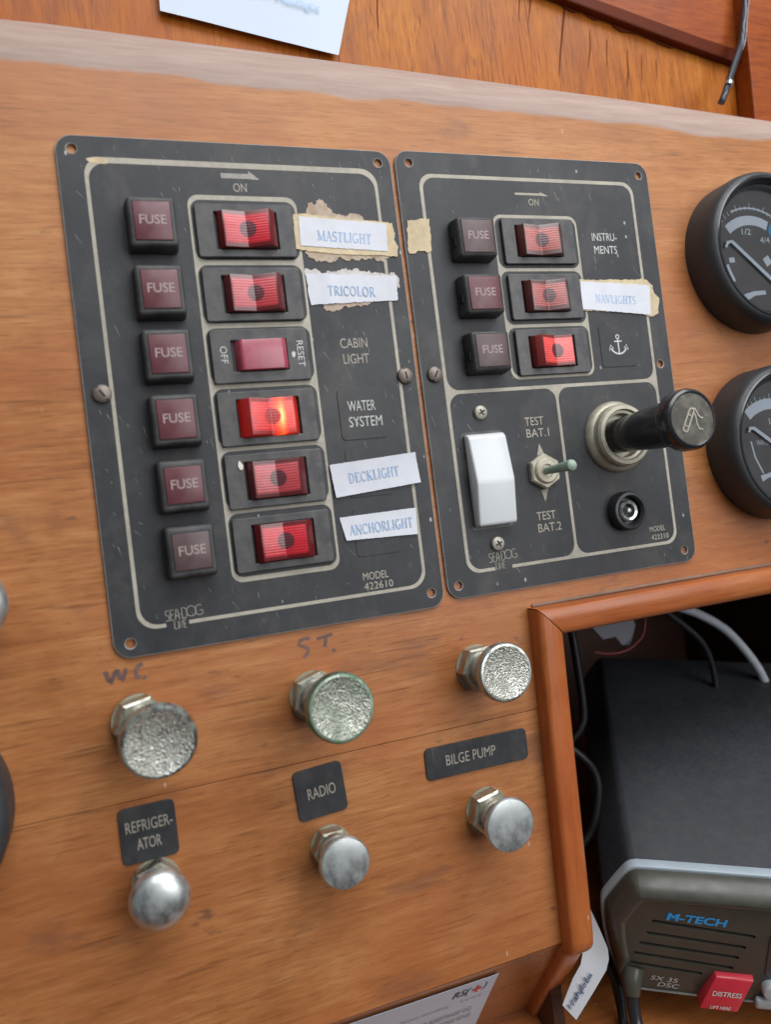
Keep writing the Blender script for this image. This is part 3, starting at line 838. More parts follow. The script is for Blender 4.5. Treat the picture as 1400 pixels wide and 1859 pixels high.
for i, y in enumerate(RYL):
    if i == 2:
        o = bezel_switch(65.4, y, lp, 37.5, 20, 20.5, 11.6, 'breaker_red', 0, -.6, True)
        text('OFF', -14.4, .6, 6.6, 2.7, 1.75, 'print_white', o, rot=-math.pi / 2)
        text('RESET', 15.6, 0, 10.2, 2.6, 1.75, 'print_white', o, rot=-math.pi / 2)
        fill2d('mark', [blob(12.7, -.2, .75, 1.2, 2, 12, .1)], 1.75, 1.75, 'print_white', o)
    else:
        o = bezel_switch(65.4, y, lp, 37.5, 20, 23.2, 14.2, 'rocker_lit' if i == 3 else 'rocker_red', -7.5 if i == 3 else (7.0, 5.8, 0, 0, 6.4, 5.4)[i], .2)
    lpart(o)
    if i == 4:
        fill2d('paint_chip', [blob(-13.3, 6.0, .9, 1.7, 9, 12, .3)], 1.75, 2.3, 'chip_pale', o)
lpart(text('CABIN', 104.0, -79.6, 11.6, 4.0, .06, 'print_beige', lp)); lpart(text('LIGHT', 104.3, -86.0, 11.0, 4.0, .06, 'print_beige', lp))
o = fill2d('name_plate', [rr(94.3, -118.6, 113.6, -98.2, 1.6)], 0, .35, 'panel_black', lp, bevel=.1); lpart(o)
lpart(text('WATER', 103.9, -105.2, 11.8, 4.2, .42, 'print_white', lp)); lpart(text('SYSTEM', 104.9, -111.6, 14.2, 4.2, .42, 'print_white', lp))
o = fill2d('name_plate', [rr(94.6, -141.8, 113.4, -122.5, 1.6)], 0, .25, 'panel_black', lp, bevel=.08); lpart(o)
o = fill2d('name_plate', [rr(94.6, -165.5, 113.4, -146.4, 1.6)], 0, .25, 'panel_black', lp, bevel=.08); lpart(o)
lpart(text('MODEL', 101.2, -173.6, 10.8, 3.0, .06, 'print_beige', lp)); lpart(text('422610', 102.0, -177.6, 12.4, 2.9, .06, 'print_beige', lp))
lpart(logo(18.6, -180.2, lp, .86))
lpart(screw_slotted(5.9, -94.8, lp, 2.15)); lpart(screw_slotted(124.4, -94.2, lp, 1.75))
lpart(scratches(lp, 3, 127, -187, -4, 120, 11, [(20, 40, -166, -22), (45, 86, -168, -22), (86, 127, -66, -25), (86, 127, -160, -122)]))

# ---- right panel
x0 = 132.2
rp = thing('switch_panel', 'right hand dark grey panel with three fuses, white rocker and cigarette lighter socket', 'switch panel', (x0, -188.2, 0), 'black switch panels')
RO = (-x0, 188.2, 0)
def rpart(o): o.location = o.location + V(*RO); return o
X1 = x0 + 128.8
rpart(fill2d('face_plate', [rr(x0, -188.2, X1, .8, 6)] + [circ(a, b, 2.1)[::-1] for a, b in ((138.2, -4.0), (256.2, -5.0), (254.9, -183.0), (137.0, -183.0), (254.9, -94.8))], WZ, 0, 'panel_black', rp, bevel=.3, edge_mat='plate_edge'))
rpart(border(141.8, -179.0, 251.7, -8.5, 1.45, 6, (155.0, 163.2), None, rp, cells=[(143.3, -177.6, 195.4, -103.0), (143.3, -101.5, 250.3, -10.1), (196.8, -177.6, 250.3, -103.0)]))
rpart(rocker_grid('switch_frame', 174.6, 217.8, [-25.4, -49.9, -74.9, -98.4], .9, 1.4, 4.2, rp))
rpart(arrow(187.7, 204.8, -15.8, rp, 'print_beige', w=1.0)); rpart(text('ON', 196.8, -19.4, 5.2, 3.0, .06, 'print_beige', rp))
for i, y in enumerate([-38.2, -62.4, -86.8]):
    rpart(fuse(162.2, y, 19.0, 18.0, 14.6, 13.9, rp, 'fuse_red' if i == 1 else 'fuse_brown', notch=True))
for i, y in enumerate([-37.6, -62.4, -87.0]):
    rpart(bezel_switch(196.4, y, rp, 36, 19.6, 22.4, 13.6, 'rocker_bright' if i == 2 else 'rocker_faded', -8.5 if i == 2 else (5.5, 4.5)[min(i, 1)], -.2))
rpart(text('INSTRU-', 232.3, -34.7, 13.6, 3.7, .06, 'print_white', rp)); rpart(text('MENTS', 232.2, -40.7, 12.6, 3.7, .06, 'print_white', rp))
# anchor plate
o = fill2d('name_plate', [rr(222.5, -95.0, 241.5, -76.0, 1.6)], 0, .3, 'panel_black', rp, bevel=.1); rpart(o)
ax, ay = 232.2, -84.6
rpart(strokes('anchor_symbol', [([(ax, ay + 2.4), (ax, ay - 4.2)], .7), (arc(ax, ay + 3.3, .9, .9, 0, 360, 12), .5), ([(ax - 2.1, ay + 1.2), (ax + 2.1, ay + 1.2)], .6),
      (arc(ax, ay - .6, 4.4, 4.0, 200, 340, 12), .8), ([(ax - 5.2, ay - 3.0), (ax - 4.4, ay - .4), (ax - 2.9, ay - 2.2)], .4), ([(ax + 5.2, ay - 3.0), (ax + 4.4, ay - .4), (ax + 2.9, ay - 2.2)], .4)], .36, 'print_white', rp))
# white rocker
mb = MB(); prof = [(-19.6, 0), (-19.6, 4.6), (-19.0, 5.4), (-1.6, 7.6), (-.4, 7.6), (17.6, 4.6), (19.2, 3.2), (19.6, 0)]
b = bmesh.new(); A = [b.verts.new(V(-9.0, y, z)) for y, z in prof]; B = [b.verts.new(V(9.0, y, z)) for y, z in prof]
for i in range(len(prof)): b.faces.new((A[i], A[(i + 1) % len(prof)], B[(i + 1) % len(prof)], B[i]))
b.faces.new(A[::-1]); b.faces.new(B); bmesh.ops.recalc_face_normals(b, faces=b.faces[:])
bmesh.ops.bevel(b, geom=b.edges[:], offset=.0009, segments=3, profile=.5, affect='EDGES')
mb.add(b); wr = mb.build('white_rocker', 'white_plastic', rp, (156.6, -140.2, 0), angle=40); rpart(wr); wr['label'] = 'large white plastic rocker with a ridge across it'
rpart(fill2d('grime_ring', [rr(146.3, -161.2, 166.6, -119.6, 2.2)], .04, .04, 'switch_black', rp))
rpart(screw_cross(156.8, -111.6, rp, .5)); rpart(screw_cross(157.2, -167.8, rp, .45))
for s, x, y, w in (('TEST', 182.9, -117.0, 9.4), ('BAT.1', 184.0, -122.2, 11.4), ('TEST', 183.0, -158.6, 9.6), ('BAT.2', 184.1, -163.8, 11.8)):
    rpart(text(s, x, y, w, 3.7, .06, 'print_beige', rp))
rpart(fill2d('pointer', [[(182.3, -132.0), (185.9, -132.0), (184.0, -126.9)]], .05, .05, 'print_beige', rp))
rpart(fill2d('pointer', [[(185.6, -147.2), (182.0, -147.2), (183.6, -152.6)]], .05, .05, 'print_beige', rp))
# toggle switch
mb = MB(); mb.lathe([(8.0, 0), (8.0, 2.2), (7.2, 2.9), (4.8, 2.9), (4.8, 0)], 6, rot=.5)
tg = mb.build('toggle_switch', 'old_brass', rp, (184.0, -139.4, 0), smooth=False); rpart(tg)
mb = MB(); mb.lathe([(5.6, 2.8), (5.6, 3.6), (4.9, 4.2), (3.0, 4.2), (2.7, 3.2), (0, 3.2)], 28); mb.build('collar', 'old_brass', tg)
mb = MB(); mb.tube([(0, 0, 2.5), (.1, .1, 10), (.2, .2, 16), (.3, .3, 21)], lambda t: 1.55 + .75 * t, 16); lv = mb.build('lever', 'verdigris', tg)
mb = MB(); mb.lathe([(2.3, 20.4), (2.5, 21.4), (2.2, 22.6), (1.2, 23.3), (0, 23.5)], 20, .3, .3); mb.build('lever_tip', 'verdigris', lv)
# lighter socket collar and power jack
mb = MB(); mb.lathe([(16.2, 0), (16.2, 1.4), (15.0, 3.2), (14.2, 3.6), (13.8, 4.6), (14.0, 6.6), (13.2, 7.8), (11.6, 8.0), (11.2, 6.4), (10.0, 6.2), (9.6, 2), (0, 2)], 48)
rpart(mb.build('lighter_socket', 'old_brass', rp, (224.2, -127.2, 0)))
mb = MB(); mb.lathe([(8.8, 0), (8.8, 4.4), (8.2, 5.4), (7.0, 5.6), (6.6, 5.0), (6.4, 1.2), (0, 1.2)], 36)
jk = mb.build('power_jack', 'socket_black', rp, (223.6, -161.2, 0)); rpart(jk)
mb = MB(); mb.lathe([(4.9, 1.2), (4.9, 3.6), (4.3, 4.3), (3.2, 4.0), (2.9, 1.4)], 28); mb.build('contact_ring', 'chrome_rim', jk)
mb = MB(); mb.lathe([(1.6, 1.2), (1.6, 3.6), (1.0, 4.6), (0, 4.9)], 18); mb.build('centre_pin', 'chrome_rim', jk)
rpart(text('MODEL', 241.0, -171.2, 8.8, 2.4, .06, 'print_beige', rp)); rpart(text('422310', 241.9, -175.0, 9.8, 2.4, .06, 'print_beige', rp))
rpart(logo(152.6, -176.4, rp, .86))
rpart(screw_slotted(137.9, -94.3, rp, 1.05))
rpart(scratches(rp, 134, 259, -186, -2, 90, 23, [(152, 172, -96, -28), (176, 217, -97, -27), (214, 256, -72, -54), (145, 168, -162, -118), (207, 242, -144, -110), (214, 234, -171, -151)]))

# lighter pushed into its socket
cl = thing('cigarette_lighter', 'black cigarette lighter knob with a cigarette symbol, sticking out of its socket', 'lighter', (224.2, -127.2, 2))
mb = MB(); mb.lathe([(7.6, 0), (7.8, 5), (8.3, 14), (9.2, 26), (9.8, 37), (10.2, 40)], 40); mb.build('shaft', 'lighter_black', cl)
mb = MB(); mb.lathe([(10.0, 39.5), (11.7, 40.2), (12.4, 41.4), (12.5, 46.2), (11.9, 47.6), (10.9, 48.2), (10.3, 47.9)], 48); hd = mb.build('cap', 'lighter_black', cl)
mb = MB(); mb.lathe([(10.4, 47.8), (5, 47.95), (0, 48.0)], 48); mb.build('face', 'lighter_face', hd)
strokes('cigarette_symbol', [([(-5.6, -4.0), (-1.2, 3.6)], .7), ([(-3.6, -5.0), (.8, 2.6)], .7), ([(-5.6, -4.0), (-4.9, -4.8), (-3.6, -5.0)], .7), ([(-1.2, 3.6), (-.2, 4.2), (.9, 3.6), (.8, 2.6)], .7), ([(-4.6, -2.2), (-2.6, -3.3)], .5), ([(-2.2, 1.9), (-.2, .7)], .5),
    ([(.4, 4.2), (1.6, 3.8), (2.8, 1.2), (3.8, .2), (5.0, 0)], .6), ([(.6, 2.4), (1.4, 1.4), (1.8, -2.6), (2.6, -4.2), (4.4, -4.6)], .6)], 48.15, 'print_beige', cl)

# ================================================================ paper labels and tapes stuck on the panels
def quad_rot(q):
    return math.atan2(q[1][1] - q[0][1], q[1][0] - q[0][0])

def paper_label(word, quad, tx, label, z=.05, mat='paper', ragged=(.15, .15, .15, .15), seed=1, lift=None, tw=None, th=3.6, tmat='ink_blue', bits=(), group='white paper labels on the panels'):
    cx = sum(p[0] for p in quad) / 4; cy = sum(p[1] for p in quad) / 4
    t = thing('paper_label', label, 'label', (cx, cy, 0), group)
    loc = (-cx, -cy, 0)
    for k, (nm, m, shape, z0, z1) in enumerate(bits):
        fill2d(nm, [torn(shape, .5 if 'glue' in nm else .2, .5, k + seed)], z0, z1, m, t, loc)
    sheet('paper', quad, z, mat, t, 46, 10, lift=lift, ragged=ragged, seed=seed, loc=loc)
    mx, my = tx
    top = z + .16 + (lift(.5, .5) if lift else 0)
    s = serif_text(word, mx, my, tw, th, top + .06, tmat, t, rot=quad_rot(quad))
    s.location = V(*loc)
    if lift:                      # lay the print on the uneven paper
        TL, TR, BR, BL = quad
        for v in s.data.vertices:
            x, y = v.co.x * 1000, v.co.z * 1000
            uu = min(1, max(0, (x - TL[0]) / (TR[0] - TL[0]))); vv = min(1, max(0, (TL[1] + (TR[1] - TL[1]) * uu - y) / (TL[1] - BL[1])))
            v.co.y += (lift(.5, .5) - lift(uu, vv)) / 1000 - .00008
    return t

GL = 'glue_brown'
paper_label('MASTLIGHT', [(87.1, -28.4), (124.2, -30.6), (123.4, -42.2), (86.6, -40.2)], (105.4, -36.6),
            'white MASTLIGHT paper label on beige tape, topmost on the wide panel', z=.62, seed=3, ragged=(.08, .06, .14, .06), tw=23.0, th=4.0,
            bits=[('backing_tape', 'tape_beige', [(84.9, -27.6), (90, -27.2), (112, -29.0), (127.0, -30.2), (127.6, -35), (126.9, -37), (128.6, -40), (127.4, -44.3), (120, -43.9), (112, -43.8), (100, -43.3), (84.4, -41.6)], .05, .55),
                  ('glue_residue', GL, [(91.2, -29.2), (90.9, -25.2), (91.8, -22.8), (94.6, -23.4), (96.4, -20.6), (98.4, -21.0), (99.6, -23.6), (102, -26.2), (105, -27.2), (107.2, -28.2), (109, -26.6), (112.4, -26.4), (114.6, -28.4), (114.4, -30.4), (100, -30.0)], .04, .3),
                  ('glue_residue', GL, [(88, -40.6), (100, -41.4), (122, -42.6), (124, -44.6), (121, -46.0), (115, -45.3), (109, -46.0), (103, -45.2), (98, -46.2), (94, -46.6), (91, -45.2), (88.5, -43.6)], .03, .26)])
paper_label('TRICOLOR', [(87.2, -51.2), (126.0, -52.5), (125.4, -62.5), (87.9, -63.9)], (105.6, -58.6),
            'creased white TRICOLOR paper label with torn edges, second from the top', z=.25, seed=8, ragged=(.22, .15, .2, .22), tw=20.4, th=3.9,
            lift=lambda u, v: .5 * math.exp(-((u - .22) / .09) ** 2) + .25 * math.exp(-((u - .45) / .12) ** 2) * v,
            bits=[('glue_residue', 'glue_pale', [(88, -52.5), (87.4, -49.6), (91, -49.4), (94, -51.2), (99, -50.6), (103, -49.6), (110, -49.8), (116, -51.0), (121, -51.4), (125.4, -51.0), (127.2, -54), (127.0, -57), (110, -56)], .03, .22),
                  ('glue_residue', GL, [(92, -62.6), (93, -65.6), (96, -66.6), (99, -66.0), (101, -64.6), (108, -65.0), (112, -64.4), (113, -62.4)], .03, .24)])
paper_label('DECKLIGHT', [(87.3, -128.0), (124.4, -125.9), (125.2, -138.5), (88.4, -141.1)], (105.3, -133.4),
            'clean white DECKLIGHT paper label with a folded rim, beside the fifth rocker', z=.9, seed=5, ragged=(.04, .04, .04, .04), tw=22.0, th=4.0,
            lift=lambda u, v: .9 * abs(v - .45) ** 2)
paper_label('ANCHORLIGHT', [(89.0, -149.1), (122.0, -148.6), (121.2, -159.4), (90.6, -158.4)], (106.0, -154.4),
            'small white ANCHORLIGHT paper label beside the bottom rocker', z=.25, seed=6, ragged=(.06, .06, .06, .06), tw=27.4, th=3.9,
            lift=lambda u, v: .5 * v * v,
            bits=[('glue_residue', GL, blob(104.4, -160.2, 5.6, 2.0, 12), .03, .22)])
paper_label('NAVLIGHTS', [(215.8, -55.4), (254.0, -57.6), (252.4, -71.6), (214.6, -68.0)], (233.8, -64.0),
            'white NAVLIGHTS paper label on the right hand panel', z=.5, seed=9, ragged=(.1, .1, .1, .1), tw=22.6, th=3.7, tmat='ink_pale',
            bits=[('backing_tape', 'tape_beige', [(214.6, -54.6), (238, -54.8), (252, -54.6), (255.8, -57.6), (256.0, -61.0), (258.6, -63.6), (257.0, -70.8), (254.0, -72.4), (244, -70.4), (214.0, -68.6)], .05, .45)])
tp = sheet('tape_patch', [(133.9, -28.8), (144.2, -28.0), (143.6, -42.0), (132.9, -42.6)], .05, 'tape_beige', None, 10, 10, ragged=(.35, .35, .7, .4), seed=4, thick=.3)
tag(tp, 'small square of beige tape on the left edge of the right panel', 'tape')

# ================================================================ engraved black name plates on the wood
def name_plate(lines, quad, label):
    cx = sum(p[0] for p in quad) / 4; cy = sum(p[1] for p in quad) / 4
    w = (quad[1][0] - quad[0][0] + quad[2][0] - quad[3][0]) / 2; h = (quad[0][1] - quad[3][1] + quad[1][1] - quad[2][1]) / 2
    t = thing('name_plate', label, 'name plate', (cx, cy, WZ), 'black name plates under the panels')
    a = quad_rot(quad)
    p = fill2d('plate', [rr(-w / 2, -h / 2, w / 2, h / 2, 2.0)], 0, .9, 'panel_black', t, bevel=.2)
    p.rotation_euler = (0, -a, 0)
    for s, x, y, tw, th in lines:
        q = text(s, x, y, tw, th, 1.05, 'print_beige', t); q.rotation_euler = (0, -a, 0)
    return t
name_plate([('REFRIGER-', .4, 3.0, 16.2, 4.0), ('ATOR', -.2, -3.4, 8.4, 4.0)], [(-5.1, -242.9), (14.2, -242.9), (13.6, -262.6), (-5.5, -262.2)], 'square black REFRIGERATOR name plate on the wood')
name_plate([('RADIO', .4, 0, 11.2, 4.2)], [(58.4, -244.0), (77.4, -242.9), (78.4, -261.9), (59.0, -262.8)], 'square black RADIO name plate on the wood')
name_plate([('BILGE PUMP', -3.2, .2, 22.8, 4.2)], [(113.3, -246.6), (159.9, -247.3), (159.7, -260.0), (112.8, -259.2)], 'long black BILGE PUMP name plate on the wood')

# ================================================================ pull knobs
def knob(x, y, h, kind, label, tilt=(0, 0), rad=12.2, green=False, nut=9.9, nrot=.3, group='metal pull knobs on the dashboard', head_tilt=None):
    t = thing('pull_knob', label, 'knob', (x, y, WZ), group)
    t.rotation_euler = (tilt[1], 0, tilt[0])
    hh = h - WZ
    mb = MB(); mb.lathe([(nut * .98, 0), (nut * .98, .5), (nut * .8, .6)], 32); mb.build('washer', 'grime', t)
    mb = MB(); mb.lathe([(nut, .4), (nut, 6.2), (nut * .9, 7.0), (nut * .6, 7.05)], 6, rot=nrot); mb.build('nut', 'chrome_nut', t, smooth=False)
    mb = MB(); mb.lathe([(6.9, 6.6), (6.9, 9.6), (6.3, 10.4), (5.0, 10.6), (4.8, 11.4), (4.6, hh - 3)], 28); mb.build('stem', 'chrome_nut', t)
    if kind == 'dished':
        R = rad; e = hh
        mb = MB(); mb.lathe([(4.0, e - 9), (R * .72, e - 7.6), (R * .93, e - 5.6), (R, e - 3.4), (R * .99, e - 1.2), (R * .94, e - .1), (R * .875, e)], 56)
        hd = mb.build('head', 'chrome_rim_green' if green else 'chrome_rim', t)
        mb = MB(); mb.lathe([(R * .88, e - .02)] + [(R * .88 * k, e - .1 - 1.7 * (1 - k * k)) for k in (.92, .8, .65, .5, .35, .2, .1)] + [(0, e - 1.8)], 56)
        mb.build('dished_face', 'chrome_pebble_green' if green else 'chrome_pebble', hd)
        if head_tilt:            # the head sits crooked on its stem
            Rm_ = Matrix.Rotation(head_tilt[0], 3, 'Z') @ Matrix.Rotation(head_tilt[1], 3, 'X')
            pv = V(0, 0, e - 7)
            hd.rotation_euler = Rm_.to_euler(); hd.location = pv - Rm_ @ pv
    else:
        R = rad; e = hh
        mb = MB(); mb.lathe([(3.9, e - 6), (R * .6, e - 5.0), (R * .93, e - 3.4), (R, e - 2.2), (R * .985, e - 1.2), (R * .93, e - .55), (R * .75, e - .2), (R * .5, e), (R * .25, e + .1), (0, e + .12)] if kind == 'flat' else
                             [(3.9, e - 7), (R * .6, e - 6.2), (R * .93, e - 4.6), (R, e - 3.0), (R * .97, e - 1.4), (R * .86, e + .2), (R * .66, e + 1.5), (R * .4, e + 2.3), (0, e + 2.6)], 56)
        mb.build('head', 'chrome_smooth', t)
    return t
knob(5.2, -213.0, 30, 'dished', 'large corroded pull knob with a pebbled face, left under the pencilled WC', rad=12.7, nrot=.15, tilt=(.20, .06), head_tilt=(-.20, .10))
knob(70.4, -216.4, 34, 'dished', 'green tarnished pull knob with a pebbled face under the pencilled ST', rad=12.4, green=True, tilt=(.02, -.03))
knob(141.4, -218.2, 24, 'dished', 'bright pull knob with a pebbled face above the BILGE PUMP plate', rad=11.7, nrot=.05, tilt=(.01, -.05))
knob(5.0, -270.8, 17, 'domed', 'small domed chrome pull knob under the REFRIGERATOR plate', rad=10.3, nut=8.8)
knob(69.8, -274.5, 19, 'flat', 'small smooth chrome pull knob under the RADIO plate', rad=9.6, nut=8.2, nrot=.0)
knob(137.7, -277.3, 19.5, 'flat', 'flat faced chrome pull knob under the BILGE PUMP plate', rad=10.7, nrot=.2)
knob(-43.2, -163.6, 14, 'domed', 'shiny chrome knob cut off by the left edge of the picture', rad=12.4, nut=10)

# ================================================================ gauges
def gauge(x, y, label, marks, R=37.8):
    t = thing('gauge', label, 'gauge', (x, y, WZ), 'round black gauges')
    k = R / 37.8
    mb = MB(); mb.lathe([(37.8 * k, 0), (37.7 * k, 13), (37.0 * k, 16.2), (35.8 * k, 17.8), (34.8 * k, 18.2)], 72); mb.build('bezel', 'gauge_black', t)
    mb = MB(); mb.lathe([(35.0 * k, 18.0), (34.2 * k, 18.6), (33.2 * k, 18.4), (32.4 * k, 17.0), (31.8 * k, 14.4), (30.6 * k, 14.2), (30.2 * k, 10)], 72); mb.build('inner_ring', 'lighter_black', t)
    mb = MB(); mb.lathe([(31 * k, 11.0), (0, 11.0)], 64); d = mb.build('dial', 'gauge_dial', t)
    for mtl, st in marks: strokes('dial_marks', st, 11.1, mtl, d)
    mb = MB(); mb.lathe([(31.9 * k, 14.6), (0, 14.65)], 64); mb.build('glass', 'gauge_glass', t)
    return t, d
def band(cx, cy, r, a0, a1, w): return (arc(cx, cy, r, r, a0, a1, 20), w)
g1, d1 = gauge(317.0, -44.5, 'upper black fuel gauge beside the right switch panel', [('gauge_white', [band(-6.5, -8, 23.2, 128, 62, 4.6), band(-6.5, -8, 29.2, 112, 45, .8), ([(-23.6, -6.5), (-22.6, -9.5), (-20.4, -14.6)], 1.6), ([(-22.2, -4.4), (-18.8, -4.2)], 2.4), ([(-15.2, -22.6), (-9, -20.6), (-2, -20.2)], [3.4, 2.2, 2.0]), ([(.6, -2.8), (2.8, -6.6)], 4.0)])])
text('1/2', -9.3, 9.6, 5.6, 3.0, 11.12, 'gauge_white', d1); text('4/4', 1.8, 5.6, 6.0, 3.0, 11.12, 'gauge_white', d1)
fill2d('colour_mark', [circ(8.4, 10.2, 3.6)], 11.15, 11.15, 'gauge_blue', d1)
g2, d2 = gauge(313.8, -137.5, 'lower black water gauge beside the lighter', [('gauge_white', [band(-6.5, -4, 22.6, 128, 62, 5.2), ([(-20.2, 1.4), (-18.8, -6.4), (-15, -14.3)], .9), ([(-16.6, -16.8), (-13, -15.8), (-8, -15.0)], [3.2, 2.2, 2.0])])], R=37.2)
text('WATER', -12.4, .4, 9.0, 2.6, 11.12, 'gauge_white', d2); text('1/2', -4.6, 10.2, 5.6, 3.0, 11.12, 'gauge_white', d2)
for d in (d1, d2):
    strokes('tick_marks', [([(-6.5 + r0 * math.cos(a), -6 + r0 * math.sin(a)), (-6.5 + r1 * math.cos(a), -6 + r1 * math.sin(a))], .35) for k in range(15) for a in [math.radians(52 + k * 6)] for r0, r1 in [(26.2, 28.2 if k % 3 else 29.6)]], 11.14, 'gauge_white', d)
for t, pts in ((g1, [(-24.6, 1.4, 12.6), (-23.2, 3.6, 12.8), (-20.4, 4.2, 12.8), (1.6, -14.4, 12.8), (10, -21, 12.6)]), (g2, [(-22.0, 5.8, 12.6), (-21.0, 7.6, 12.8), (-18.8, 7.4, 12.8), (-6, -1.8, 12.8), (8, -12, 12.6)])):
    strokes('needle', [([(a, b) for a, b, c in pts], [1.2, 1.6, 1.7, 1.9, 2.2])], 12.6, 'gauge_white', t)
g3, d3 = gauge(-75.0, -229.5, 'black gauge cut off by the left edge of the picture', [('gauge_white', [band(0, 0, 24, 130, 50, 3)])])

# ================================================================ wooden frame round the recess
fr = thing('opening_frame', 'orange varnished wooden moulding framing the dark recess', 'frame', (168, -345, WZ))
FO = (-168, 345, -WZ)
PROF = [(0, WZ), (.1, 4.6), (.4, 5.9), (1.2, 6.8), (2.4, 7.2), (6.0, 7.0), (9.6, 6.5), (11.4, 5.7), (12.5, 4.2), (13.0, 2.0), (13.0, -20)]
def xo(y): return 168.8 - .028 * (-197 - y)
YT = -197.3
mb = MB(); mb.quads([[(xo(YT) + d, YT - d, z) for d, z in PROF], [(300, YT - d, z) for d, z in PROF], [(436, YT - d, z) for d, z in PROF]])
bmesh.ops.recalc_face_normals(mb.bm, faces=mb.bm.faces[:])
o = mb.build('top_moulding', 'trim_wood', fr, FO, angle=50)
mb = MB(); mb.quads([[(xo(YT - d) + d + .1, YT - d - .45, z) for d, z in PROF]] + [[(xo(y) + d, y, z) for d, z in PROF] for y in (-240, -290, -338)] +
                    [[(xo(-341) + d, -341.5, z - .5) for d, z in PROF], [(xo(-343) + d, -343.8, z - 2.2) for d, z in PROF], [(xo(-344) + d, -344.8, z - 5.5) for d, z in PROF]])
bmesh.ops.recalc_face_normals(mb.bm, faces=mb.bm.faces[:])
mb.build('side_moulding', 'trim_wood_upright', fr, FO, angle=50)
u = (-.781, -.624)
mb = MB(); rows = []
for t in (0, 12, 30, 52, 66):
    rows.append([(xo(-344) + d - .03 * t, -341.5 + u[0] * t - .624 * (z - 1.6), -3.4 + u[1] * t + .781 * (z - 1.6)) for d, z in PROF[:-1]] + [(xo(-344) + 13 - .03 * t, -341.5 + u[0] * t + .624 * 18, -3.4 + u[1] * t - .781 * 18)])
mb.quads(rows); bmesh.ops.recalc_face_normals(mb.bm, faces=mb.bm.faces[:])
mb.build('lower_moulding', 'trim_wood_upright', fr, FO, angle=50)
mb = MB(); mb.tube([(171, -196.7, -1.2), (240, -196.4, -1.1), (320, -196.7, -1.2), (430, -196.9, -1.2)], .75, 8); mb.build('dust_line', 'seam_dust', fr, FO)  # line of dust along the seam above the moulding, modelled as a thin bead

# ================================================================ frame boards and wire at the upper right
wf = thing('wall_frame', 'dark red varnished frame board at the upper right of the wall', 'frame', (280, 80, -28))
wo = (-280, -80, 28)
low = [(212, 102.8), (234.8, 98.0), (248.8, 95.0), (281.4, 87.9), (312.4, 81.2), (344.1, 74.9), (370.7, 70.3)]
upp = [(212, 107.8), (249.2, 99.8), (263.5, 96.7), (297.0, 89.8), (330.0, 83.2), (370.1, 76.4)]
fill2d('board', [[(p[0], p[1] + 1.5) for p in low] + [(371, 200), (212, 200)]], -28.0, -24.4, 'mahogany', wf, wo, bevel=.6)
fill2d('rail', [low + upp[::-1]], -28.0, -23.6, 'varnish_dark', wf, wo, bevel=.9)
fill2d('upright_board', [[(353, 22), (450, 22), (450, 200), (361, 200)]], -28.0, -17.0, 'mahogany', wf, wo, bevel=.8)
drip = [(236, 99.4), (240.5, 97.4), (244.6, 96.2), (249, 93.4), (252.6, 91.9), (256, 92.6), (259.4, 92.6), (262, 90.6), (265.5, 89.3), (270, 90.2), (274.3, 90.0), (278, 86.6), (281.2, 84.9), (286.1, 85.0), (292.4, 84.6), (297, 83.4), (302.6, 81.8), (307, 80.2), (312.3, 79.2), (316, 80.2), (320.5, 79.8), (329.4, 77.6), (344.5, 74.4), (357.4, 72.2), (371, 69.6)]
fill2d('varnish_runs', [drip + [(371, 78), (236, 104)]], -28.2, -27.6, 'varnish_dark', wf, wo, bevel=.2)

wr = thing('twin_wire', 'thin black and white twin wire hanging in front of the wall', 'wire', (326, 44, -14))
wo = (-326, -44, 14)
P = [(363, 128, -17), (357.5, 105, -17), (352.5, 90, -16), (347.6, 77, -15), (336.0, 58.6, -13), (327.6, 45.4, -11.5), (325.6, 41.6, -12.5)]
mb = MB(); mb.tube(P, 1.75, 10); mb.build('black_core', 'wire_blue', wr, wo)
mb = MB(); mb.tube([(a + 2.3, b - .1, c - .4) for a, b, c in P[:4]] + [(341.5, 66.0, -14.6)], .55, 8); mb.build('white_core', 'cable_white', wr, wo)
mb = MB(); mb.tube([(332.2, 52.6, -11.6), (330.9, 50.6, -11.3)], 2.15, 12); mb.build('sleeve', 'chrome_rim', wr, wo)

# paper hanging on the wall
wp = thing('wall_note', 'white paper note with blue type on the wall, cut off by the top edge', 'paper', (90, 62, -26))
q = [(50, 125), (143, 118), (122.4, 55.6), (46.6, 67.2)]
sheet('paper', q, -26.6, 'paper_blue', wp, 12, 10, ragged=(0, .05, .1, .05), seed=2, lift=lambda a, b: 1.5 * b * b, loc=(-90, -62, 26))
t = text('light - Mastlight', 0, 0, 34, 4.2, -24.4, 'ink_pale', wp, rot=0); t.location = V(99.5 - 90, 78.0 - 62, 26); t.rotation_euler = (0, .16, 0)

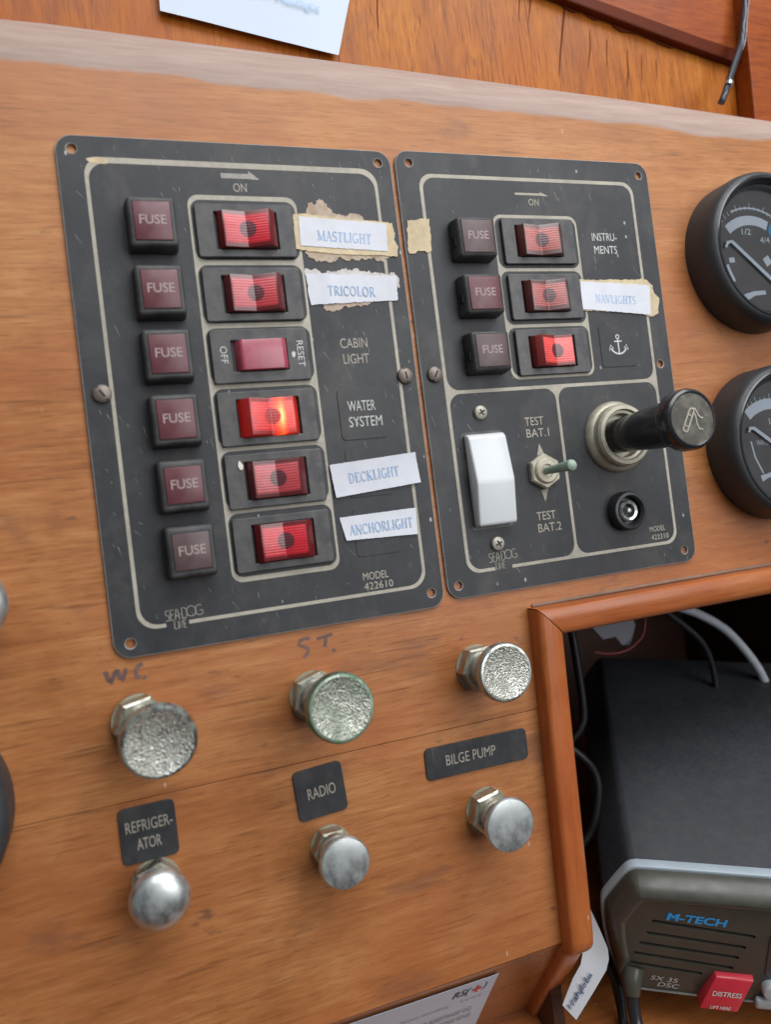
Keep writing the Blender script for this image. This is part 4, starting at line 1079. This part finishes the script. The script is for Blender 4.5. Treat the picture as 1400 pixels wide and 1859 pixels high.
# card on the raked board
cd = thing('information_card', 'white printed information card lying on the raked board at the bottom edge', 'card', (133, -342.2, -2.9))
def frame_matrix(o, P, M):
    c0, c1, c2 = (D(*[M[r][k] for r in range(3)]) for k in range(3))
    o.matrix_world = Matrix(((c0.x, -c2.x, c1.x, V(*P).x), (c0.y, -c2.y, c1.y, V(*P).y), (c0.z, -c2.z, c1.z, V(*P).z), (0, 0, 0, 1)))
frame_matrix(cd, (133, -342.2, -2.9), ((1, 0, 0), (0, .781, -.624), (0, .624, .781)))
sheet('paper', [(-84, -1.5), (2.6, -4.6), (1.9, -56), (-86, -53)], .25, 'paper_blue', cd, 12, 8, ragged=(.03, .03, .03, .03), seed=3, lift=lambda a, b: .5 * (1 - b) ** 2)
text('RS(', -13.2, -12.2, 8.4, 7.2, 1.05, 'ink_navy', cd, bold=.01, shear=.25); text('+', -6.0, -12.0, 4.4, 6.0, 1.05, 'ink_red', cd, bold=.03); text(')', -2.6, -11.6, 1.8, 7.0, 1.05, 'ink_navy', cd, bold=.01, shear=.25)
text('S U N D', -7.2, -19.8, 10.0, 2.2, 1.0, 'ink_grey', cd)
text('Tilsluttet Overvakning', -29, -20.4, 22, 3.0, .98, 'ink_grey', cd)
text('FOR ASSISTANSE OG', -18, -31.0, 26, 4.0, .9, 'ink_grey', cd); text('REDNING RING', -14, -38.0, 20, 4.0, .85, 'ink_grey', cd); text('07 92', -44, -28.0, 9, 4.4, .92, 'ink_grey', cd)

# ================================================================ radio in the recess
rd = thing('marine_radio', 'grey green marine radio with speaker slots and red distress flap in the recess', 'radio')
frame_matrix(rd, (197.46, -316.5, -.04), ((.85477672, -.07804627, -.51309409), (-.12859826, .9259484, -.35508033), (.50281135, .36949741, .78144252)))
CON = [(9, -.3), (150, -.3), (156, -2.4), (167, -20), (165, -38), (159, -59), (154, -62), (6, -62), (1, -59), (-4.4, -38), (-6.0, -22), (-5.0, -18.4), (3.0, -3.6), (5.4, -1.2)]
CON = CON[::-1]
for _ in range(2):      # round the corners off
    CON = [q for i in range(len(CON)) for q in ((CON[i][0] * .75 + CON[(i + 1) % len(CON)][0] * .25, CON[i][1] * .75 + CON[(i + 1) % len(CON)][1] * .25), (CON[i][0] * .25 + CON[(i + 1) % len(CON)][0] * .75, CON[i][1] * .25 + CON[(i + 1) % len(CON)][1] * .75))]
def inset(c, d):
    n = len(c); out = []
    for i in range(n):
        a, p, b = c[i - 1], c[i], c[(i + 1) % n]
        t = (b[0] - a[0], b[1] - a[1]); L = math.hypot(*t)
        k = .12 if p[1] < -50 and d > 1.3 else 1.0
        out.append((p[0] - t[1] / L * d * (.5 if k < 1 else 1), p[1] + t[0] / L * d * k))
    return out
body_con = inset(CON, 1.2)
shade(fill2d('body', [body_con], -176, -5.6, 'radio_top', rd, bevel=1.2).data, 40)
shade(fill2d('trim_band', [inset(CON, -.6)], -5.6, -.8, 'radio_band', rd, bevel=.7).data, 40)
mb = MB(); rings = []
for dd, zz in ((.2, -1.4), (.2, .4), (.7, 3.0), (1.8, 6.0), (3.4, 8.4), (5.0, 9.7), (6.2, 10.0), (7.2, 9.7), (8.4, 9.0)):
    c = inset(CON, dd); rings.append([(x, y, zz) for x, y in c] + [(c[0][0], c[0][1], zz)])
mb.quads(rings); bmesh.ops.remove_doubles(mb.bm, verts=mb.bm.verts[:], dist=1e-6); bmesh.ops.recalc_face_normals(mb.bm, faces=mb.bm.faces[:])
mb.build('front_bezel', 'radio_front', rd, angle=55)
slots = []
for a, b, y0, y1 in ((13.2, 56.7, -19.9, -23.3), (11.3, 53.6, -27.0, -30.0), (8.7, 51.3, -33.3, -36.4), (6.6, 49.6, -39.6, -42.8), (5.4, 37, -45.6, -48.0)):
    h = 1.15; slots.append([(a, y0), (a + .8, y0 - h), (b - .8, y1 - h), (b, y1), (b - .8, y1 + h * .7), (a + .8, y0 + h)])
fill2d('front_panel', [inset(CON, 7.6)] + [s[::-1] for s in slots], 7.2, 9.1, 'radio_front', rd)
mb = MB(); mb.box(3, 60, -50, -17, 5.0, 6.6); mb.build('grille_back', 'radio_dark', rd, smooth=False)
text('M-TECH', 32.0, -16.6, 25.0, 4.4, 9.25, 'radio_blue', rd, name='lettering', bold=.035, rot=-.05, shear=.12)
text('SX 35', 21.0, -53.6, 12.0, 2.7, 9.25, 'print_white', rd, rot=-.05, shear=.2); text('DSC', 23.0, -57.2, 9.6, 2.7, 9.25, 'print_white', rd, rot=-.05, shear=.2)
fill2d('display', [rr(62.5, -46, 128, -20, 3)], 9.0, 9.6, 'radio_screen', rd, bevel=.3)
# distress flap: a wedge, thick at its lower edge
mb = MB(); b = bmesh.new()
zf = lambda y: 11.8 + 4.2 * (-46.2 - y) / 14.8
vv = [b.verts.new(V(*p)) for p in ((35.0, -61.6, 8), (51.4, -61.6, 8), (57.8, -45.6, 8), (41.5, -45.6, 8), (35.2, -61.0, 16.0), (51.2, -61.0, 16.0), (57.5, -46.2, 11.8), (41.8, -46.2, 11.8))]
for f in ((3, 2, 1, 0), (4, 5, 6, 7), (0, 1, 5, 4), (1, 2, 6, 5), (2, 3, 7, 6), (3, 0, 4, 7)): b.faces.new([vv[i] for i in f])
bmesh.ops.bevel(b, geom=b.edges[:], offset=.0006, segments=2, profile=.5, affect='EDGES'); mb.add(b)
fl = mb.build('distress_flap', 'red_plastic', rd)
for s, y, w, h in (('DISTRESS', -53.2, 12.6, 2.2), ('LIFT HERE', -59.4, 8.8, 1.4)):
    t = text(s, 49.6 + (y + 46) * .42, y, w, h, 0, 'print_white', fl, bold=.012, shear=.3)
    for v in t.data.vertices:
        yy = v.co.z * 1000; v.co.y = -(zf(yy) + .28) / 1000
mb = MB(); mb.lathe([(4.2, 9), (4.2, 12.4), (3.6, 13.2), (0, 13.3)], 28); mb.build('button', 'grey_button', rd, (65.6, -51.4, 0))
mb = MB(); mb.box(59.6, 74, -63.0, -57.4, 9, 12, 1.2, 3); mb.build('button', 'grey_button', rd)
# microphone lead plugged into the radio front
mc = thing('microphone_lead', 'black lead plugged into the lower left of the radio front', 'cable')
mc.matrix_world = rd.matrix_world.copy()
mb = MB(); mb.tube([(7.2, -51.0, 7.5), (6.6, -54.0, 11.5), (6.6, -58.6, 14.5)], lambda t: 5.2 - 1.6 * t, 18); mb.build('plug', 'radio_front', mc)
mb = MB(); mb.tube([(6.6, -57.6, 13.8), (7.2, -63, 17), (8.4, -69, 22), (9.6, -73.4, 32), (10.4, -76.0, 50), (10.8, -77, 74)], 2.9, 14); mb.build('lead', 'cable_black', mc)

# ================================================================ loose things in and below the recess
def cable(pts, r, mat, label, name='cable', n=12):
    mb = MB(); mb.tube(pts, r, n); o = mb.build(name, mat)
    return tag(o, label, 'cable', 'cables in the recess')
cable([(288, -206, -70), (301.7, -219.2, -70), (319.5, -227.8, -70), (337.9, -240.4, -70), (353.6, -259.4, -70), (363.6, -276.0, -72), (371.4, -296.0, -76)], 2.5, 'cable_white', 'thick white cable arching through the back of the recess')
cable([(286, -207, -76), (299.0, -221.7, -76), (314.7, -235.4, -76), (325.0, -246.8, -76), (331.5, -262.6, -78), (333.5, -282, -80)], 1.9, 'cable_black', 'black cable running beside the white cable in the recess')
cable([(255, -240.2, -84), (262, -242.2, -82), (270.8, -242.4, -80), (279.5, -240.0, -80), (288, -232, -80), (292, -207, -80)], .8, 'wire_red', 'thin red wire crossing the top left of the recess')
cable([(226, -206, -62), (227, -228, -60), (226.5, -262, -58), (223.0, -272, -58), (216, -280, -60), (208, -300, -64)], 2.2, 'cable_grey', 'glossy dark cable hanging left of the radio')
cable([(199, -268, -44), (210.9, -280.2, -40), (216.2, -289.2, -39), (215.9, -299.1, -38), (210.4, -314.2, -38), (200.0, -326, -40), (190, -340, -44)], 2.1, 'cable_grey', 'bowed dark cable between the frame and the radio')
cable([(193, -348, -26), (198.5, -368.7, -21), (200.6, -380.1, -18), (198.4, -391.2, -14), (193.3, -398.0, -6), (186, -404, 12)], 2.2, 'cable_grey', 'dark grey cable curving down behind the handwritten tag')
cable([(205, -352, -34), (203.4, -378, -25), (201.8, -391, -20), (198.8, -396.5, -10), (195.0, -403.6, 10)], 1.8, 'cable_black', 'thin black cable dropping beside the radio lead')
cn = fill2d('crumpled_note', [[(256, -226), (261, -221), (284, -224), (285.5, -230), (280.2, -240.5), (275.0, -239.4), (271.0, -234.0), (262.6, -234.2)]], -86, -84.6, 'tag_grey', None, bevel=.3)
tag(cn, 'pale torn scrap of paper hanging in the top left of the recess', 'paper')
# handwritten tag bent round behind the frame
tg2 = thing('handwritten_tag', 'bent white plastic tag with upside down handwriting beside the frame', 'tag', (182, -360, -9))
to = (-182, 360, 9)
outer = [(182.6, -326.0, -11), (185.6, -334, -10), (189.1, -345.0, -9), (191.4, -354.0, -8), (191.3, -358.6, -8), (189.0, -362.6, -7.5), (182.2, -368.2, -7), (176, -373.0, -6.5), (169.9, -377.6, -6)]
inner = [(176.0, -330.0, -16), (178.0, -338, -15), (179.6, -346, -13), (180.6, -351, -12), (180.0, -354.6, -11), (177.8, -358, -10), (172.6, -361.8, -9), (168.4, -366, -8), (164.6, -370.0, -7)]
mb = MB(); rows = []
for a, b in zip(outer, inner):
    rows.append([tuple(a[k] * (1 - t) + b[k] * t for k in range(3)) for t in (0, .3, .65, 1)])
mb.quads(rows)
rows2 = [[(p[0] + .25, p[1] - .2, p[2] - .5) for p in r] for r in rows]
mb.quads([r[::-1] for r in rows2])
mb.quads([[r[0] for r in rows], [r[0] for r in rows2]]); mb.quads([rows[-1], rows2[-1]])
mb.build('strip', 'tag_white', tg2, to, angle=50)
a = math.atan2(9.4, 12.3)
def tp_(s, t, off=.35):
    """point on the lower leg of the tag: s along it from its lower end, t across it"""
    ox, oy = 167.6, -374.4; ca, sa = .81, .586
    x = ox + s * ca - t * sa; y = oy + s * sa + t * ca
    return (x, y)
HW = [[(1.2, 4.0), (1.0, 1.0), (2.2, 3.0), (2.8, .8), (3.6, 4.0)], [(4.6, 2.6), (5.6, 3.0), (5.4, 1.2), (4.4, 1.2), (4.6, 2.8), (6.0, 1.0)], [(6.8, 4.0), (6.4, 1.0)], [(6.0, 2.8), (7.6, 3.0)], [(7.8, 3.0), (8.0, 1.2), (9.2, 1.4), (9.4, 3.2), (8.8, -.2)], [(10.2, 4.6), (10.0, 1.0)],
      [(11.4, 3.0), (10.8, 2.0), (11.4, 1.0), (12.2, 2.0), (11.4, 3.0)], [(13.2, 1.0), (13.6, 4.6)], [(13.4, 2.8), (14.4, 2.6), (14.2, 1.2), (13.2, 1.2)], [(15.2, 3.0), (15.0, 1.2), (16.0, 1.4), (16.2, 3.2), (16.6, 1.0)]]
z0 = -5.4
hw = strokes('handwriting', [([tp_(s * 1.05 + .6, t * .85 + .6) for s, t in l], .62) for l in HW], z0 + 7.2 - 7.2, 'ink_navy', tg2, to, dz=.01)
for v in hw.data.vertices:       # lay the ink on the sloping strip
    x, y = v.co.x * 1000, v.co.z * 1000
    k = (x - 167.6) * .81 + (y + 374.4) * .586; c = -(x - 167.6) * .586 + (y + 374.4) * .81
    v.co.y = -(-6.0 - .085 * k - .14 * max(c, 0) + .55) / 1000
